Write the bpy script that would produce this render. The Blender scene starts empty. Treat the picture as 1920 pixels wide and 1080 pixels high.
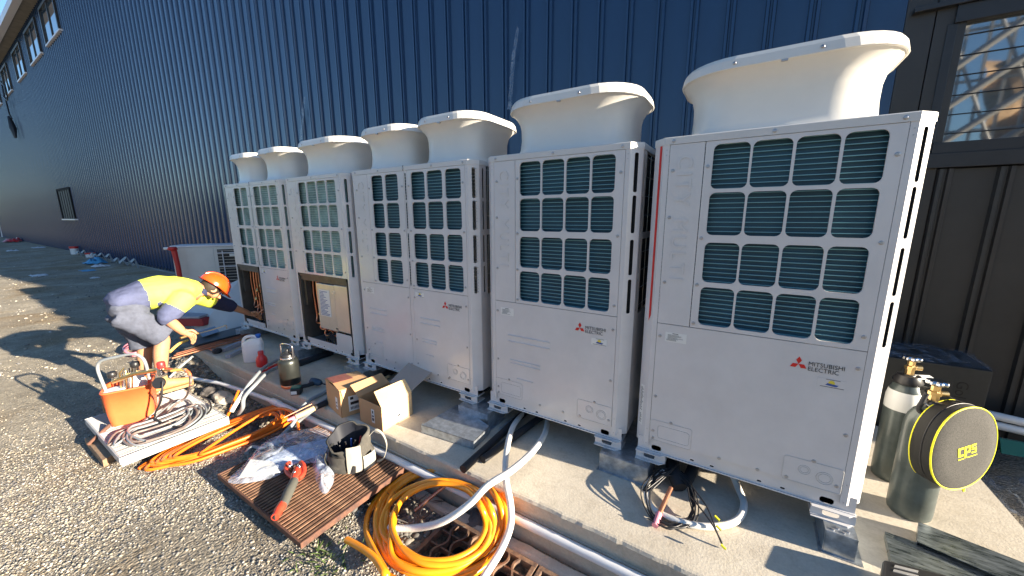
import bpy, bmesh, math, random
import numpy as np
from mathutils import Vector, Matrix, noise
random.seed(7); rng = np.random.default_rng(5)
S = bpy.context.scene; C = S.collection
R = math.radians; PI = math.pi

# ---------------------------------------------------------------- camera
CAM = Vector((-0.585, -2.16, 1.46)); FPX = 696.8
MR = (Matrix.Rotation(0.5613, 3, 'Z') @ Matrix.Rotation(PI/2 - 0.1909, 3, 'X') @ Matrix.Rotation(-0.0034, 3, 'Z'))
cd = bpy.data.cameras.new('camera'); cam = bpy.data.objects.new('camera', cd); C.objects.link(cam)
cam.matrix_world = Matrix.Translation(CAM) @ MR.to_4x4()
cd.sensor_width = 36; cd.lens = 36*FPX/1920; cd.clip_start = .05; cd.clip_end = 2000
S.camera = cam
# ---------------------------------------------------------------- light
SUN_EL, SUN_AZ = R(14), R(6)
w = bpy.data.worlds.new('World'); S.world = w; w.use_nodes = True
wn = w.node_tree.nodes; sk = wn.new('ShaderNodeTexSky'); sk.sky_type = 'NISHITA'; sk.sun_disc = False
sk.sun_elevation = SUN_EL; sk.sun_rotation = PI/2 - SUN_AZ; sk.air_density = 1.0; sk.dust_density = .25; sk.ozone_density = 4.0
w.node_tree.links.new(sk.outputs[0], wn['Background'].inputs[0]); wn['Background'].inputs[1].default_value = .070
sd = bpy.data.lights.new('sun', 'SUN'); so = bpy.data.objects.new('sun', sd); C.objects.link(so)
sd.energy = 5.0; sd.angle = R(.5); sd.color = (1, .87, .69)
tosun = Vector((math.cos(SUN_EL)*math.cos(SUN_AZ), math.cos(SUN_EL)*math.sin(SUN_AZ), math.sin(SUN_EL)))
so.rotation_euler = tosun.to_track_quat('Z', 'Y').to_euler()
vs = S.view_settings; vs.view_transform = 'Standard'; vs.look = 'None'; vs.gamma = 1; vs.exposure = 1.95; vs.use_curve_mapping = False

# ---------------------------------------------------------------- placing helpers
def ray(u, v): return MR @ Vector(((u-960)/FPX, -(v-540)/FPX, -1))
def at(u, v, z): d = ray(u, v); t = (z-CAM.z)/d.z; return CAM + d*t
def aty(u, v, y): d = ray(u, v); t = (y-CAM.y)/d.y; return CAM + d*t
FWD = MR @ Vector((0, 0, -1)); RIGHT = MR @ Vector((1, 0, 0)); FH = Vector((FWD.x, FWD.y, 0)).normalized(); RH = Vector((RIGHT.x, RIGHT.y, 0)).normalized()
def vf(u, v, a, off=0.0):          # on the upright plane through a that faces the viewer
    d = ray(u, v); t = ((Vector(a)-CAM).dot(FH) + off)/d.dot(FH); return CAM + d*t
def pl(u, v, P, dr):               # on the upright plane through P along dr
    n = Vector((-dr[1], dr[0], 0)); d = ray(u, v); return CAM + d*(n.dot(Vector(P)-CAM)/n.dot(d))

# ---------------------------------------------------------------- objects
def tag(o, label=None, cat=None, group=None, kind=None):
    if label: o['label'] = label
    if cat: o['category'] = cat
    if group: o['group'] = group
    if kind: o['kind'] = kind
    return o
def thing(name, label, cat, loc=(0, 0, 0), rz=0, group=None):
    o = bpy.data.objects.new(name, None); C.objects.link(o); o.location = loc; o.rotation_euler = (0, 0, rz)
    o.empty_display_size = .1
    return tag(o, label, cat, group)
def link(name, me, mat=None, parent=None):
    if mat is not None:
        me.materials.clear(); me.materials.append(mat)
    o = bpy.data.objects.new(name, me); C.objects.link(o)
    if parent is not None:
        o.parent = parent
        if parent.get('_w'): o.matrix_parent_inverse = Matrix.Translation(-Vector(parent['_w'])) if not parent.get('_rz') else (Matrix.Translation(Vector(parent['_w'])) @ Matrix.Rotation(parent['_rz'], 4, 'Z')).inverted()
    return o
def wthing(name, label, cat, loc, group=None):      # a thing whose parts are given in world coordinates
    o = thing(name, label, cat, loc, 0, group); o['_w'] = tuple(loc); return o
def copy_tree(o, parent=None):
    c = o.copy(); C.objects.link(c); c.parent = parent
    for ch in list(o.children): copy_tree(ch, c)
    return c

class MB:
    def __init__(s): s.v = []; s.f = []; s.sm = []
    def add(s, vs, fs, smooth=False):
        b = len(s.v); s.v += [tuple(x) for x in vs]; s.f += [tuple(b+i for i in f) for f in fs]; s.sm += [smooth]*len(fs); return s
    def box(s, x0, y0, z0, x1, y1, z1, M=None):
        vs = [Vector(p) for p in ((x0,y0,z0),(x1,y0,z0),(x1,y1,z0),(x0,y1,z0),(x0,y0,z1),(x1,y0,z1),(x1,y1,z1),(x0,y1,z1))]
        if M is not None: vs = [M @ p for p in vs]
        return s.add(vs, [(0,3,2,1),(4,5,6,7),(0,1,5,4),(1,2,6,5),(2,3,7,6),(3,0,4,7)])
    def hexa(s, vs):    # 4 bottom corners then 4 top corners
        return s.add(vs, [(0,3,2,1),(4,5,6,7),(0,1,5,4),(1,2,6,5),(2,3,7,6),(3,0,4,7)])
    def slab(s, pts, n):  # a polygon given thickness n (Vector)
        k = len(pts); vs = [Vector(p) for p in pts] + [Vector(p)+Vector(n) for p in pts]
        return s.add(vs, [tuple(range(k))[::-1], tuple(range(k, 2*k))] + [(i, (i+1) % k, k+(i+1) % k, k+i) for i in range(k)])
    def tube(s, pts, r, seg=8, closed=False, smooth=True, caps=True):
        pts = [Vector(p) for p in pts]; n = len(pts); rr = r if hasattr(r, '__len__') else [r]*n
        T = []
        for i in range(n):
            a = pts[(i-1) % n] if (closed or i > 0) else pts[i]; b = pts[(i+1) % n] if (closed or i < n-1) else pts[i]
            t = b-a; T.append(t.normalized() if t.length > 1e-9 else Vector((0, 0, 1)))
        up = Vector((0, 0, 1)) if abs(T[0].z) < .9 else Vector((1, 0, 0))
        N = (up - T[0]*up.dot(T[0])).normalized(); vs = []
        for i in range(n):
            if i: 
                N = N - T[i]*N.dot(T[i]); N = N.normalized() if N.length > 1e-6 else T[i].orthogonal().normalized()
            B = T[i].cross(N)
            for k in range(seg):
                a = 2*PI*k/seg; vs.append(pts[i] + (N*math.cos(a)+B*math.sin(a))*rr[i])
        fs = []
        for i in range(n if closed else n-1):
            j = (i+1) % n
            for k in range(seg): fs.append((i*seg+k, i*seg+(k+1) % seg, j*seg+(k+1) % seg, j*seg+k))
        s.add(vs, fs, smooth)
        if caps and not closed:
            s.add(vs[:seg], [tuple(range(seg))[::-1]]); s.add(vs[-seg:], [tuple(range(seg))])
        return s
    def lathe(s, prof, o=(0, 0, 0), seg=24, axis=None, smooth=True, cap0=True, cap1=True):
        o = Vector(o); ax = (Vector(axis) if axis is not None else Vector((0, 0, 1))).normalized()
        q = Vector((0, 0, 1)).rotation_difference(ax); vs = []
        for r, z in prof:
            for k in range(seg):
                a = 2*PI*k/seg; vs.append(o + q @ Vector((r*math.cos(a), r*math.sin(a), z)))
        fs = [(i*seg+k, i*seg+(k+1) % seg, (i+1)*seg+(k+1) % seg, (i+1)*seg+k) for i in range(len(prof)-1) for k in range(seg)]
        s.add(vs, fs, smooth)
        if cap0: s.add(vs[:seg], [tuple(range(seg))[::-1]])
        if cap1: s.add(vs[-seg:], [tuple(range(seg))])
        return s
    def loft(s, loops, smooth=True, caps=(True, True), closed=True):
        n = len(loops[0]); vs = [Vector(p) for l in loops for p in l]
        fs = [(i*n+k, i*n+(k+1) % n, (i+1)*n+(k+1) % n, (i+1)*n+k) for i in range(len(loops)-1) for k in range(n if closed else n-1)]
        s.add(vs, fs, smooth)
        if caps[0]: s.add(loops[0], [tuple(range(n))[::-1]])
        if caps[1]: s.add(loops[-1], [tuple(range(n))])
        return s
    def mesh(s, name):
        me = bpy.data.meshes.new(name); me.from_pydata(s.v, [], s.f); me.polygons.foreach_set('use_smooth', s.sm); me.update(); return me
    def build(s, name, mat, parent=None, bevel=0, wn=False):
        me = s.mesh(name); o = link(name, me, mat, parent)
        if bevel:
            m = o.modifiers.new('bevel', 'BEVEL'); m.width = bevel; m.segments = 2; m.limit_method = 'ANGLE'; m.angle_limit = R(40)
        return o
def spline(P, n=8, closed=False):
    P = [Vector(p) for p in P]; out = []; k = len(P)
    for i in range(k if closed else k-1):
        if closed: a, b, c, d = P[(i-1) % k], P[i], P[(i+1) % k], P[(i+2) % k]
        else: a, b, c, d = P[max(i-1, 0)], P[i], P[i+1], P[min(i+2, k-1)]
        for j in range(n):
            t = j/n; out.append(.5*((2*b)+(c-a)*t+(2*a-5*b+4*c-d)*t*t+(3*b-3*c+d-a)*t*t*t))
    if not closed: out.append(P[-1])
    return out
def rrect(cx, cy, hw, hd, r, z, n=6):
    out = []
    for (sx, sy, a0) in ((1, 1, 0), (-1, 1, 90), (-1, -1, 180), (1, -1, 270)):
        for k in range(n+1):
            a = R(a0+90*k/n); out.append(Vector((cx+sx*(hw-r)+r*math.cos(a), cy+sy*(hd-r)+r*math.sin(a), z)))
    return out
def rr2(x0, z0, x1, z1, r, n=4):
    return [(p.x, p.y) for p in rrect((x0+x1)/2, (z0+z1)/2, (x1-x0)/2, (z1-z0)/2, r, 0, n)]
def plate(outline, holes, O, ux, uz, nrm, th):
    """a sheet with real holes: 2-D outline and holes mapped to O + x*ux + z*uz, thickness th along nrm"""
    bm = bmesh.new(); O, ux, uz, nrm = Vector(O), Vector(ux), Vector(uz), Vector(nrm)
    es = []
    for lp in [outline]+holes:
        vs = [bm.verts.new(O+ux*a+uz*b) for a, b in lp]
        es += [bm.edges.new((vs[i], vs[(i+1) % len(vs)])) for i in range(len(vs))]
    bmesh.ops.triangle_fill(bm, use_beauty=True, use_dissolve=False, edges=es, normal=nrm)
    bmesh.ops.dissolve_limit(bm, angle_limit=.01, verts=bm.verts, edges=bm.edges) if False else None
    r = bmesh.ops.extrude_face_region(bm, geom=bm.faces[:])
    bmesh.ops.translate(bm, vec=-nrm*th, verts=[g for g in r['geom'] if isinstance(g, bmesh.types.BMVert)])
    bmesh.ops.recalc_face_normals(bm, faces=bm.faces)
    me = bpy.data.meshes.new('plate'); bm.to_mesh(me); bm.free(); return me
def text_mesh(txt, size, extrude=.0006, spacing=1.0, bold=0.0, xs=1.0):
    cu = bpy.data.curves.new('lettering', 'FONT'); cu.body = txt; cu.size = size; cu.extrude = extrude; cu.space_character = spacing; cu.offset = bold; cu.resolution_u = 3
    o = bpy.data.objects.new('lettering', cu); C.objects.link(o); bpy.context.view_layer.update()
    me = bpy.data.meshes.new_from_object(o.evaluated_get(bpy.context.evaluated_depsgraph_get())); bpy.data.objects.remove(o); bpy.data.curves.remove(cu)
    if xs != 1:
        for v in me.vertices: v.co.x *= xs
    return me
def lay(me, O, ux, uy, un=None):   # put a flat mesh (x right, y up) into a plane
    ux, uy = Vector(ux), Vector(uy); un = un or ux.cross(uy).normalized()
    M = Matrix((( ux.x, uy.x, un.x, O[0]), (ux.y, uy.y, un.y, O[1]), (ux.z, uy.z, un.z, O[2]), (0, 0, 0, 1)))
    me.transform(M); me.update(); return me

# ---------------------------------------------------------------- materials
def mat(name, col, rough=.5, metal=0.0, spec=.5, var=0.0, vscale=8, bump=0.0, bscale=60, col2=None, coat=0.0, det=6, rvar=0.0, trans=0, alpha=1, ior=1.5, sheen=0, stretch=None, emis=None):
    m = bpy.data.materials.new(name); m.use_nodes = True; nt = m.node_tree; N = nt.nodes; L = nt.links; b = N['Principled BSDF']
    b.inputs['Base Color'].default_value = (*col, 1); b.inputs['Roughness'].default_value = rough; b.inputs['Metallic'].default_value = metal
    b.inputs['Specular IOR Level'].default_value = spec; b.inputs['Coat Weight'].default_value = coat; b.inputs['Coat Roughness'].default_value = .08
    b.inputs['IOR'].default_value = ior
    if trans: b.inputs['Transmission Weight'].default_value = trans
    if alpha < 1: b.inputs['Alpha'].default_value = alpha
    if sheen: b.inputs['Sheen Weight'].default_value = sheen
    tc = N.new('ShaderNodeTexCoord'); vec = tc.outputs['Object']
    if stretch:
        mp = N.new('ShaderNodeMapping'); mp.inputs['Scale'].default_value = stretch; L.new(vec, mp.inputs[0]); vec = mp.outputs[0]
    if var or col2:
        t = N.new('ShaderNodeTexNoise'); t.inputs['Scale'].default_value = vscale; t.inputs['Detail'].default_value = det; t.inputs['Roughness'].default_value = .65; L.new(vec, t.inputs['Vector'])
        rmp = N.new('ShaderNodeValToRGB'); L.new(t.outputs['Fac'], rmp.inputs[0])
        c2 = col2 if col2 else tuple(max(0, c*(1-var)) for c in col); c1 = col if col2 else tuple(min(1, c*(1+var)) for c in col)
        rmp.color_ramp.elements[0].position = .35; rmp.color_ramp.elements[1].position = .65
        rmp.color_ramp.elements[0].color = (*c2, 1); rmp.color_ramp.elements[1].color = (*c1, 1); L.new(rmp.outputs[0], b.inputs['Base Color'])
        if rvar:
            mr = N.new('ShaderNodeMapRange'); mr.inputs['To Min'].default_value = max(.02, rough-rvar); mr.inputs['To Max'].default_value = min(1, rough+rvar); L.new(t.outputs['Fac'], mr.inputs[0]); L.new(mr.outputs[0], b.inputs['Roughness'])
    if bump:
        t2 = N.new('ShaderNodeTexNoise'); t2.inputs['Scale'].default_value = bscale; t2.inputs['Detail'].default_value = 5; L.new(vec, t2.inputs['Vector'])
        bp = N.new('ShaderNodeBump'); bp.inputs['Strength'].default_value = min(1, bump); bp.inputs['Distance'].default_value = .004; L.new(t2.outputs['Fac'], bp.inputs['Height']); L.new(bp.outputs[0], b.inputs['Normal'])
    if emis: b.inputs['Emission Color'].default_value = (*emis, 1); b.inputs['Emission Strength'].default_value = 1
    m['_n'] = 1
    return m
def nodes(m): return m.node_tree.nodes, m.node_tree.links, m.node_tree.nodes['Principled BSDF']
M = {}
M['panel'] = mat('painted_steel_white', (.61, .595, .59), .34, var=.05, vscale=3.5, rvar=.06, bump=.05, bscale=9, coat=.15)
M['cap'] = mat('painted_cap', (.60, .59, .57), .38, var=.03, vscale=5)
M['cowl'] = mat('cowl_white', (.70, .68, .63), .36, var=.03, vscale=4, bump=.03, bscale=7)
M['screw'] = mat('screw_steel', (.42, .42, .44), .35, .8)
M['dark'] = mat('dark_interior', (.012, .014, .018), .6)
M['seam'] = mat('seam_dark', (.03, .03, .035), .7)
M['coil'] = mat('teal_coil', (.022, .075, .112), .45, spec=.4, var=.25, vscale=2.5)
M['fin'] = mat('coil_bar', (.16, .38, .44), .35, spec=.6)
M['coil_lit'] = mat('lit_coil', (.24, .38, .37), .5, var=.35, vscale=9)  # teal coil lightened: light reflected off the far units put into the colour
M['fin_lit'] = mat('coil_bar_lit', (.44, .58, .56), .4)  # bars of the far coils, reflected light painted in likewise
M['red'] = mat('red_mark', (.62, .015, .012), .4)
M['black_ink'] = mat('black_ink', (.015, .015, .018), .5)
M['label'] = mat('paper_label', (.72, .72, .69), .5)
M['blue_ink'] = mat('blue_ink', (.03, .08, .30), .5); M['yellow_ink'] = mat('yellow_ink', (.75, .6, .05), .5)
M['galv'] = mat('galvanised_steel', (.42, .46, .50), .34, .75, var=.22, vscale=26, det=3, rvar=.12)
M['galv_streak'] = mat('galvanised_streaked', (.30, .34, .36), .3, .7, col2=(.07, .09, .09), vscale=40, det=4, rvar=.15, stretch=(.35, 1.6, 1))
M['pvc'] = mat('pvc_white', (.72, .72, .72), .3, var=.04)
M['hose'] = mat('white_hose', (.70, .68, .64), .4, var=.06, vscale=12)
M['greyhose'] = mat('grey_conduit', (.26, .285, .30), .42, var=.06)
M['orange'] = mat('orange_conduit', (.88, .30, .010), .32, var=.08, vscale=9, coat=.2)
M['orange_d'] = mat('orange_cable', (.80, .17, .012), .38, var=.1, vscale=9)
M['rust'] = mat('rusty_iron', (.19, .085, .05), .8, .1, col2=(.085, .045, .035), vscale=22, bump=.4, bscale=120)
M['rust_l'] = mat('rusty_iron_pale', (.30, .17, .10), .8, col2=(.15, .075, .045), vscale=30, bump=.4, bscale=120)
M['cast'] = mat('cast_iron', (.26, .16, .10), .7, .15, col2=(.11, .07, .055), vscale=30, bump=.5, bscale=90)
M['whitegrate'] = mat('white_grate', (.46, .46, .45), .5, .1, var=.1, vscale=10)
M['timber'] = mat('weathered_timber', (.30, .20, .12), .8, var=.3, vscale=12, bump=.4, stretch=(1, 6, 6))
M['black'] = mat('black_plastic', (.018, .018, .02), .4); M['rubber'] = mat('black_foam', (.015, .016, .02), .7, bump=.2)
M['copper'] = mat('copper', (.80, .36, .22), .28, .95, var=.12, vscale=20); M['brass'] = mat('brass', (.72, .50, .22), .28, .95, var=.1, vscale=30)
M['chrome'] = mat('chrome', (.7, .7, .72), .12, 1.0)
M['pink'] = mat('pink_cap', (.80, .28, .34), .4)
M['card'] = mat('cardboard', (.50, .29, .14), .8, var=.06, vscale=5, bump=.1, bscale=40)
M['card_l'] = mat('cardboard_pale', (.62, .44, .24), .75, var=.05, vscale=5)
M['tape'] = mat('brown_tape', (.30, .10, .08), .35, var=.2, vscale=25)
M['steelgrey'] = mat('flask_body', (.055, .06, .055), .36, .7, var=.12, vscale=6, rvar=.08); M['steel'] = mat('brushed_steel', (.6, .6, .6), .25, .95)
M['jerry'] = mat('jerry_white', (.74, .76, .78), .4, var=.03); M['bluecap'] = mat('blue_cap', (.02, .14, .55), .35); M['redplastic'] = mat('red_plastic', (.60, .03, .03), .35, var=.08)
M['tote'] = mat('orange_tote', (.88, .15, .045), .42, var=.08, vscale=7)
M['cyl'] = mat('grey_green_cylinder', (.08, .10, .096), .36, .25, var=.25, vscale=7, bump=.12, bscale=24, rvar=.1, coat=.2)
M['cylwhite'] = mat('cylinder_white_band', (.70, .72, .70), .4); M['green'] = mat('green_mark', (.02, .35, .12), .5)
M['case'] = mat('grey_case_fabric', (.06, .058, .053), .95, var=.35, vscale=180, bump=.3, bscale=400); M['yellow'] = mat('yellow_piping', (.85, .80, .02), .5)
M['blackfab'] = mat('black_fabric', (.02, .02, .018), .8, bump=.3, bscale=200)
M['bag'] = mat('grey_canvas', (.075, .07, .06), .9, var=.2, vscale=30, bump=.3, bscale=220); M['bag_l'] = mat('pale_webbing', (.36, .34, .29), .8, var=.1); M['bag_d'] = mat('dark_canvas', (.07, .07, .06), .9, bump=.3, bscale=200)
M['bagin'] = mat('bag_inside', (.01, .012, .02), .6)
M['skin'] = mat('skin', (.50, .24, .13), .55, var=.08, vscale=10); M['skin'].node_tree.nodes['Principled BSDF'].inputs['Subsurface Weight'].default_value = .08
M['hivis'] = mat('hivis_yellow', (.86, .93, .09), .75, var=.05, vscale=8, bump=.5, bscale=22)
M['navy'] = mat('navy_cotton', (.075, .088, .165), .85, var=.18, vscale=12, bump=.6, bscale=24); M['shorts'] = mat('grey_work_shorts', (.075, .085, .12), .85, var=.22, vscale=14, bump=.6, bscale=26)
M['navyd'] = mat('navy_dark', (.02, .025, .07), .85, bump=.4, bscale=30)
M['boot'] = mat('tan_leather', (.52, .30, .11), .7, var=.18, vscale=18, bump=.4, bscale=60); M['sole'] = mat('boot_sole', (.35, .22, .10), .8)
M['hair'] = mat('dark_hair', (.03, .02, .014), .7, bump=.6, bscale=90); M['helmet'] = mat('orange_helmet', (.85, .085, .008), .22, coat=.4, var=.04)
M['gloss_box'] = mat('black_carton', (.028, .029, .028), .45, var=.1, vscale=10)
M['oldac'] = mat('cream_casing', (.60, .585, .54), .45, var=.05, vscale=4); M['leanpanel'] = mat('grey_white_panel', (.50, .51, .52), .4, var=.05, vscale=3)
M['redbin'] = mat('red_post', (.45, .02, .02), .45); M['bluerag'] = mat('blue_plastic', (.10, .38, .62), .6); M['litter'] = mat('white_litter', (.65, .65, .65), .6)
M['glass'] = mat('window_glass', (.03, .05, .07), .03, 0, spec=1.0, ior=2.2)
M['frame'] = mat('window_frame_dark', (.020, .022, .026), .4, var=.15, vscale=5)
M['greensheet'] = mat('green_sheet', (.01, .12, .09), .5)
M['soffit'] = mat('soffit', (.22, .20, .17), .8, var=.15, vscale=3); M['gutter'] = mat('gutter', (.72, .70, .72), .4)
M['rock'] = mat('dark_rock', (.10, .09, .085), .85, var=.4, vscale=16, bump=.6, bscale=30); M['leaf'] = mat('weed_green', (.08, .13, .03), .7, var=.3, vscale=40)
M['sand'] = mat('sandstone', (.36, .24, .13), .85, var=.4, vscale=2, bump=.5, bscale=4)
M['steelframe'] = mat('galvanised_frame', (.42, .42, .40), .5, .3)
M['toolred'] = mat('red_tool', (.65, .06, .03), .4, var=.15, vscale=40); M['toolgrip'] = mat('tool_grip', (.10, .10, .085), .7, bump=.3, bscale=200)
M['eboxp'] = mat('zinc_box_face', (.62, .55, .46), .3, .35, var=.06, vscale=5)
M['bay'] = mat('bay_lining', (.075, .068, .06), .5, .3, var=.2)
M['metalin'] = mat('inner_sheet', (.40, .39, .37), .45, .3, var=.1)
M['hose_tan'] = mat('charging_hose', (.20, .16, .145), .45, var=.2, vscale=20); M['yh'] = mat('yellow_hose', (.80, .50, .12), .45); M['rh'] = mat('red_hose', (.75, .16, .06), .45)

def clear_plastic(name, col=(.75, .82, .95), tf=.72, sheet=.12):
    m = bpy.data.materials.new(name); m.use_nodes = True; N, L, b = nodes(m); out = N['Material Output']
    b.inputs['Base Color'].default_value = (*col, 1); b.inputs['Roughness'].default_value = .16; b.inputs['Specular IOR Level'].default_value = 1
    t = N.new('ShaderNodeBsdfTransparent'); mx = N.new('ShaderNodeMixShader')
    nz = N.new('ShaderNodeTexNoise'); nz.inputs['Scale'].default_value = 9; nz.inputs['Detail'].default_value = 6; nz.inputs['Distortion'].default_value = 2.2
    tc = N.new('ShaderNodeTexCoord'); L.new(tc.outputs['Object'], nz.inputs['Vector'])
    r = N.new('ShaderNodeMapRange'); r.inputs['From Min'].default_value = .4; r.inputs['From Max'].default_value = .72; r.inputs['To Min'].default_value = sheet; r.inputs['To Max'].default_value = 1-tf*.45
    L.new(nz.outputs['Fac'], r.inputs[0]); L.new(r.outputs[0], mx.inputs[0]); L.new(t.outputs[0], mx.inputs[1]); L.new(b.outputs[0], mx.inputs[2]); L.new(mx.outputs[0], out.inputs[0])
    bp = N.new('ShaderNodeBump'); bp.inputs['Strength'].default_value = .8; bp.inputs['Distance'].default_value = .01; L.new(nz.outputs['Fac'], bp.inputs['Height']); L.new(bp.outputs[0], b.inputs['Normal'])
    return m
M['clear'] = clear_plastic('clear_plastic', (.72, .8, .95), .62, .2); M['film'] = clear_plastic('shrink_film', (.30, .36, .46), 1.2, .04)
# ribbed conduit: rings of relief along the object's own UV-less axis are real geometry (see ribbed())

def wall_material():
    m = mat('navy_steel_cladding', (.012, .042, .108), .21, spec=.62, var=.12, vscale=1.2, bump=.06, bscale=3, ior=1.5, stretch=(1, 1, .25))
    return m
M['wall'] = wall_material()
M['wall_r'] = mat('charcoal_cladding', (.034, .032, .030), .42, spec=.5, var=.15, vscale=2.5, bump=.05, bscale=4)

def concrete_material():
    m = bpy.data.materials.new('concrete'); m.use_nodes = True; N, L, b = nodes(m)
    tc = N.new('ShaderNodeTexCoord'); v = tc.outputs['Object']
    n1 = N.new('ShaderNodeTexNoise'); n1.inputs['Scale'].default_value = 2.3; n1.inputs['Detail'].default_value = 9; n1.inputs['Roughness'].default_value = .62; L.new(v, n1.inputs['Vector'])
    n2 = N.new('ShaderNodeTexNoise'); n2.inputs['Scale'].default_value = 90; n2.inputs['Detail'].default_value = 4; L.new(v, n2.inputs['Vector'])
    r1 = N.new('ShaderNodeValToRGB'); L.new(n1.outputs['Fac'], r1.inputs[0]); e = r1.color_ramp.elements
    e[0].position = .3; e[0].color = (.44, .38, .29, 1); e[1].position = .68; e[1].color = (.62, .55, .43, 1)
    n3 = N.new('ShaderNodeTexNoise'); n3.inputs['Scale'].default_value = 13; n3.inputs['Detail'].default_value = 7; n3.inputs['Roughness'].default_value = .7; n3.inputs['Distortion'].default_value = .8; L.new(v, n3.inputs['Vector'])
    r3 = N.new('ShaderNodeValToRGB'); L.new(n3.outputs['Fac'], r3.inputs[0]); r3.color_ramp.elements[0].position = .30; r3.color_ramp.elements[0].color = (.62, .58, .52, 1); r3.color_ramp.elements[1].position = .52; r3.color_ramp.elements[1].color = (1, 1, 1, 1)
    m3 = N.new('ShaderNodeMixRGB'); m3.blend_type = 'MULTIPLY'; m3.inputs[0].default_value = .5; L.new(r1.outputs[0], m3.inputs[1]); L.new(r3.outputs[0], m3.inputs[2])
    mx = N.new('ShaderNodeMixRGB'); mx.blend_type = 'MULTIPLY'; mx.inputs[0].default_value = .35; L.new(m3.outputs[0], mx.inputs[1]); L.new(n2.outputs['Fac'], mx.inputs[2])
    gm = N.new('ShaderNodeGamma'); gm.inputs[1].default_value = .80; L.new(mx.outputs[0], gm.inputs[0]); L.new(gm.outputs[0], b.inputs['Base Color'])
    b.inputs['Roughness'].default_value = .85
    bp = N.new('ShaderNodeBump'); bp.inputs['Strength'].default_value = .35; bp.inputs['Distance'].default_value = .004; L.new(n2.outputs['Fac'], bp.inputs['Height']); L.new(bp.outputs[0], b.inputs['Normal'])
    return m
M['concrete'] = concrete_material()

def ground_material():
    m = bpy.data.materials.new('gravel_ground'); m.use_nodes = True; N, L, b = nodes(m)
    tc = N.new('ShaderNodeTexCoord'); v = tc.outputs['Object']
    def nz(sc, d=5, dist=0):
        t = N.new('ShaderNodeTexNoise'); t.inputs['Scale'].default_value = sc; t.inputs['Detail'].default_value = d; t.inputs['Distortion'].default_value = dist; L.new(v, t.inputs['Vector']); return t.outputs['Fac']
    def vor(sc):
        t = N.new('ShaderNodeTexVoronoi'); t.inputs['Scale'].default_value = sc; L.new(v, t.inputs['Vector']); return t
    def ramp(f, a, ca, c, cc):
        r = N.new('ShaderNodeValToRGB'); L.new(f, r.inputs[0]); e = r.color_ramp.elements; e[0].position = a; e[0].color = (*ca, 1); e[1].position = c; e[1].color = (*cc, 1); return r.outputs[0]
    def mix(f, a, c, bl='MIX'):
        x = N.new('ShaderNodeMixRGB'); x.blend_type = bl
        if isinstance(f, float): x.inputs[0].default_value = f
        else: L.new(f, x.inputs[0])
        L.new(a, x.inputs[1]); L.new(c, x.inputs[2]); return x.outputs[0]
    sx = N.new('ShaderNodeSeparateXYZ'); L.new(v, sx.inputs[0])
    v1 = vor(70); v2 = vor(150)
    hue = N.new('ShaderNodeSeparateColor'); L.new(v1.outputs['Color'], hue.inputs[0])
    grav = ramp(hue.outputs[0], 0, (.16, .145, .12), 1, (.38, .34, .275))
    dust = ramp(nz(1.3, 8), .3, (.33, .29, .22), .7, (.46, .41, .32))
    far = N.new('ShaderNodeMapRange'); far.inputs['From Min'].default_value = -3.4; far.inputs['From Max'].default_value = -6.6; L.new(sx.outputs[0], far.inputs[0])
    add = N.new('ShaderNodeMath'); add.operation = 'ADD'; L.new(far.outputs[0], add.inputs[0])
    sb = N.new('ShaderNodeMapRange'); sb.inputs['From Min'].default_value = .35; sb.inputs['From Max'].default_value = .65; sb.inputs['To Min'].default_value = -.35; sb.inputs['To Max'].default_value = .35; L.new(nz(1.1, 5), sb.inputs[0]); L.new(sb.outputs[0], add.inputs[1]); add.use_clamp = True
    yy = N.new('ShaderNodeMapRange'); yy.inputs['From Min'].default_value = -1.5; yy.inputs['From Max'].default_value = -2.3; yy.inputs['To Min'].default_value = .15; yy.inputs['To Max'].default_value = .45; L.new(sx.outputs[1], yy.inputs[0])
    ad2 = N.new('ShaderNodeMath'); ad2.operation = 'MAXIMUM'; L.new(add.outputs[0], ad2.inputs[0]); L.new(yy.outputs[0], ad2.inputs[1])
    base = mix(ad2.outputs[0], grav, dust)
    dirt = ramp(nz(.75, 6, .8), .50, (0, 0, 0), .64, (1, 1, 1))
    brown = ramp(nz(6), .3, (.24, .16, .08), .7, (.34, .24, .12))
    df = N.new('ShaderNodeMath'); df.operation = 'MULTIPLY'; df.inputs[1].default_value = .6; L.new(dirt, df.inputs[0])
    base = mix(df.outputs[0], base, brown)
    fine = ramp(nz(38, 5), .3, (.62, .62, .62), .7, (1.1, 1.1, 1.1)); base = mix(.8, base, fine, 'MULTIPLY')
    big = ramp(nz(3.2, 9, 1.0), .32, (.60, .58, .56), .62, (1.12, 1.10, 1.06)); base = mix(.5, base, big, 'MULTIPLY')
    L.new(base, b.inputs['Base Color']); b.inputs['Roughness'].default_value = .95; b.inputs['Specular IOR Level'].default_value = .2
    h = N.new('ShaderNodeMath'); h.operation = 'MULTIPLY_ADD'; L.new(v1.outputs['Distance'], h.inputs[0]); h.inputs[1].default_value = -1.2; L.new(nz(45, 6), h.inputs[2])
    bp = N.new('ShaderNodeBump'); bp.inputs['Strength'].default_value = .7; bp.inputs['Distance'].default_value = .008; L.new(h.outputs[0], bp.inputs['Height'])
    bp2 = N.new('ShaderNodeBump'); bp2.inputs['Strength'].default_value = .5; bp2.inputs['Distance'].default_value = .018; L.new(nz(5.5, 9, .6), bp2.inputs['Height']); L.new(bp.outputs[0], bp2.inputs['Normal']); L.new(bp2.outputs[0], b.inputs['Normal'])
    return m
M['ground'] = ground_material()

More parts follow.
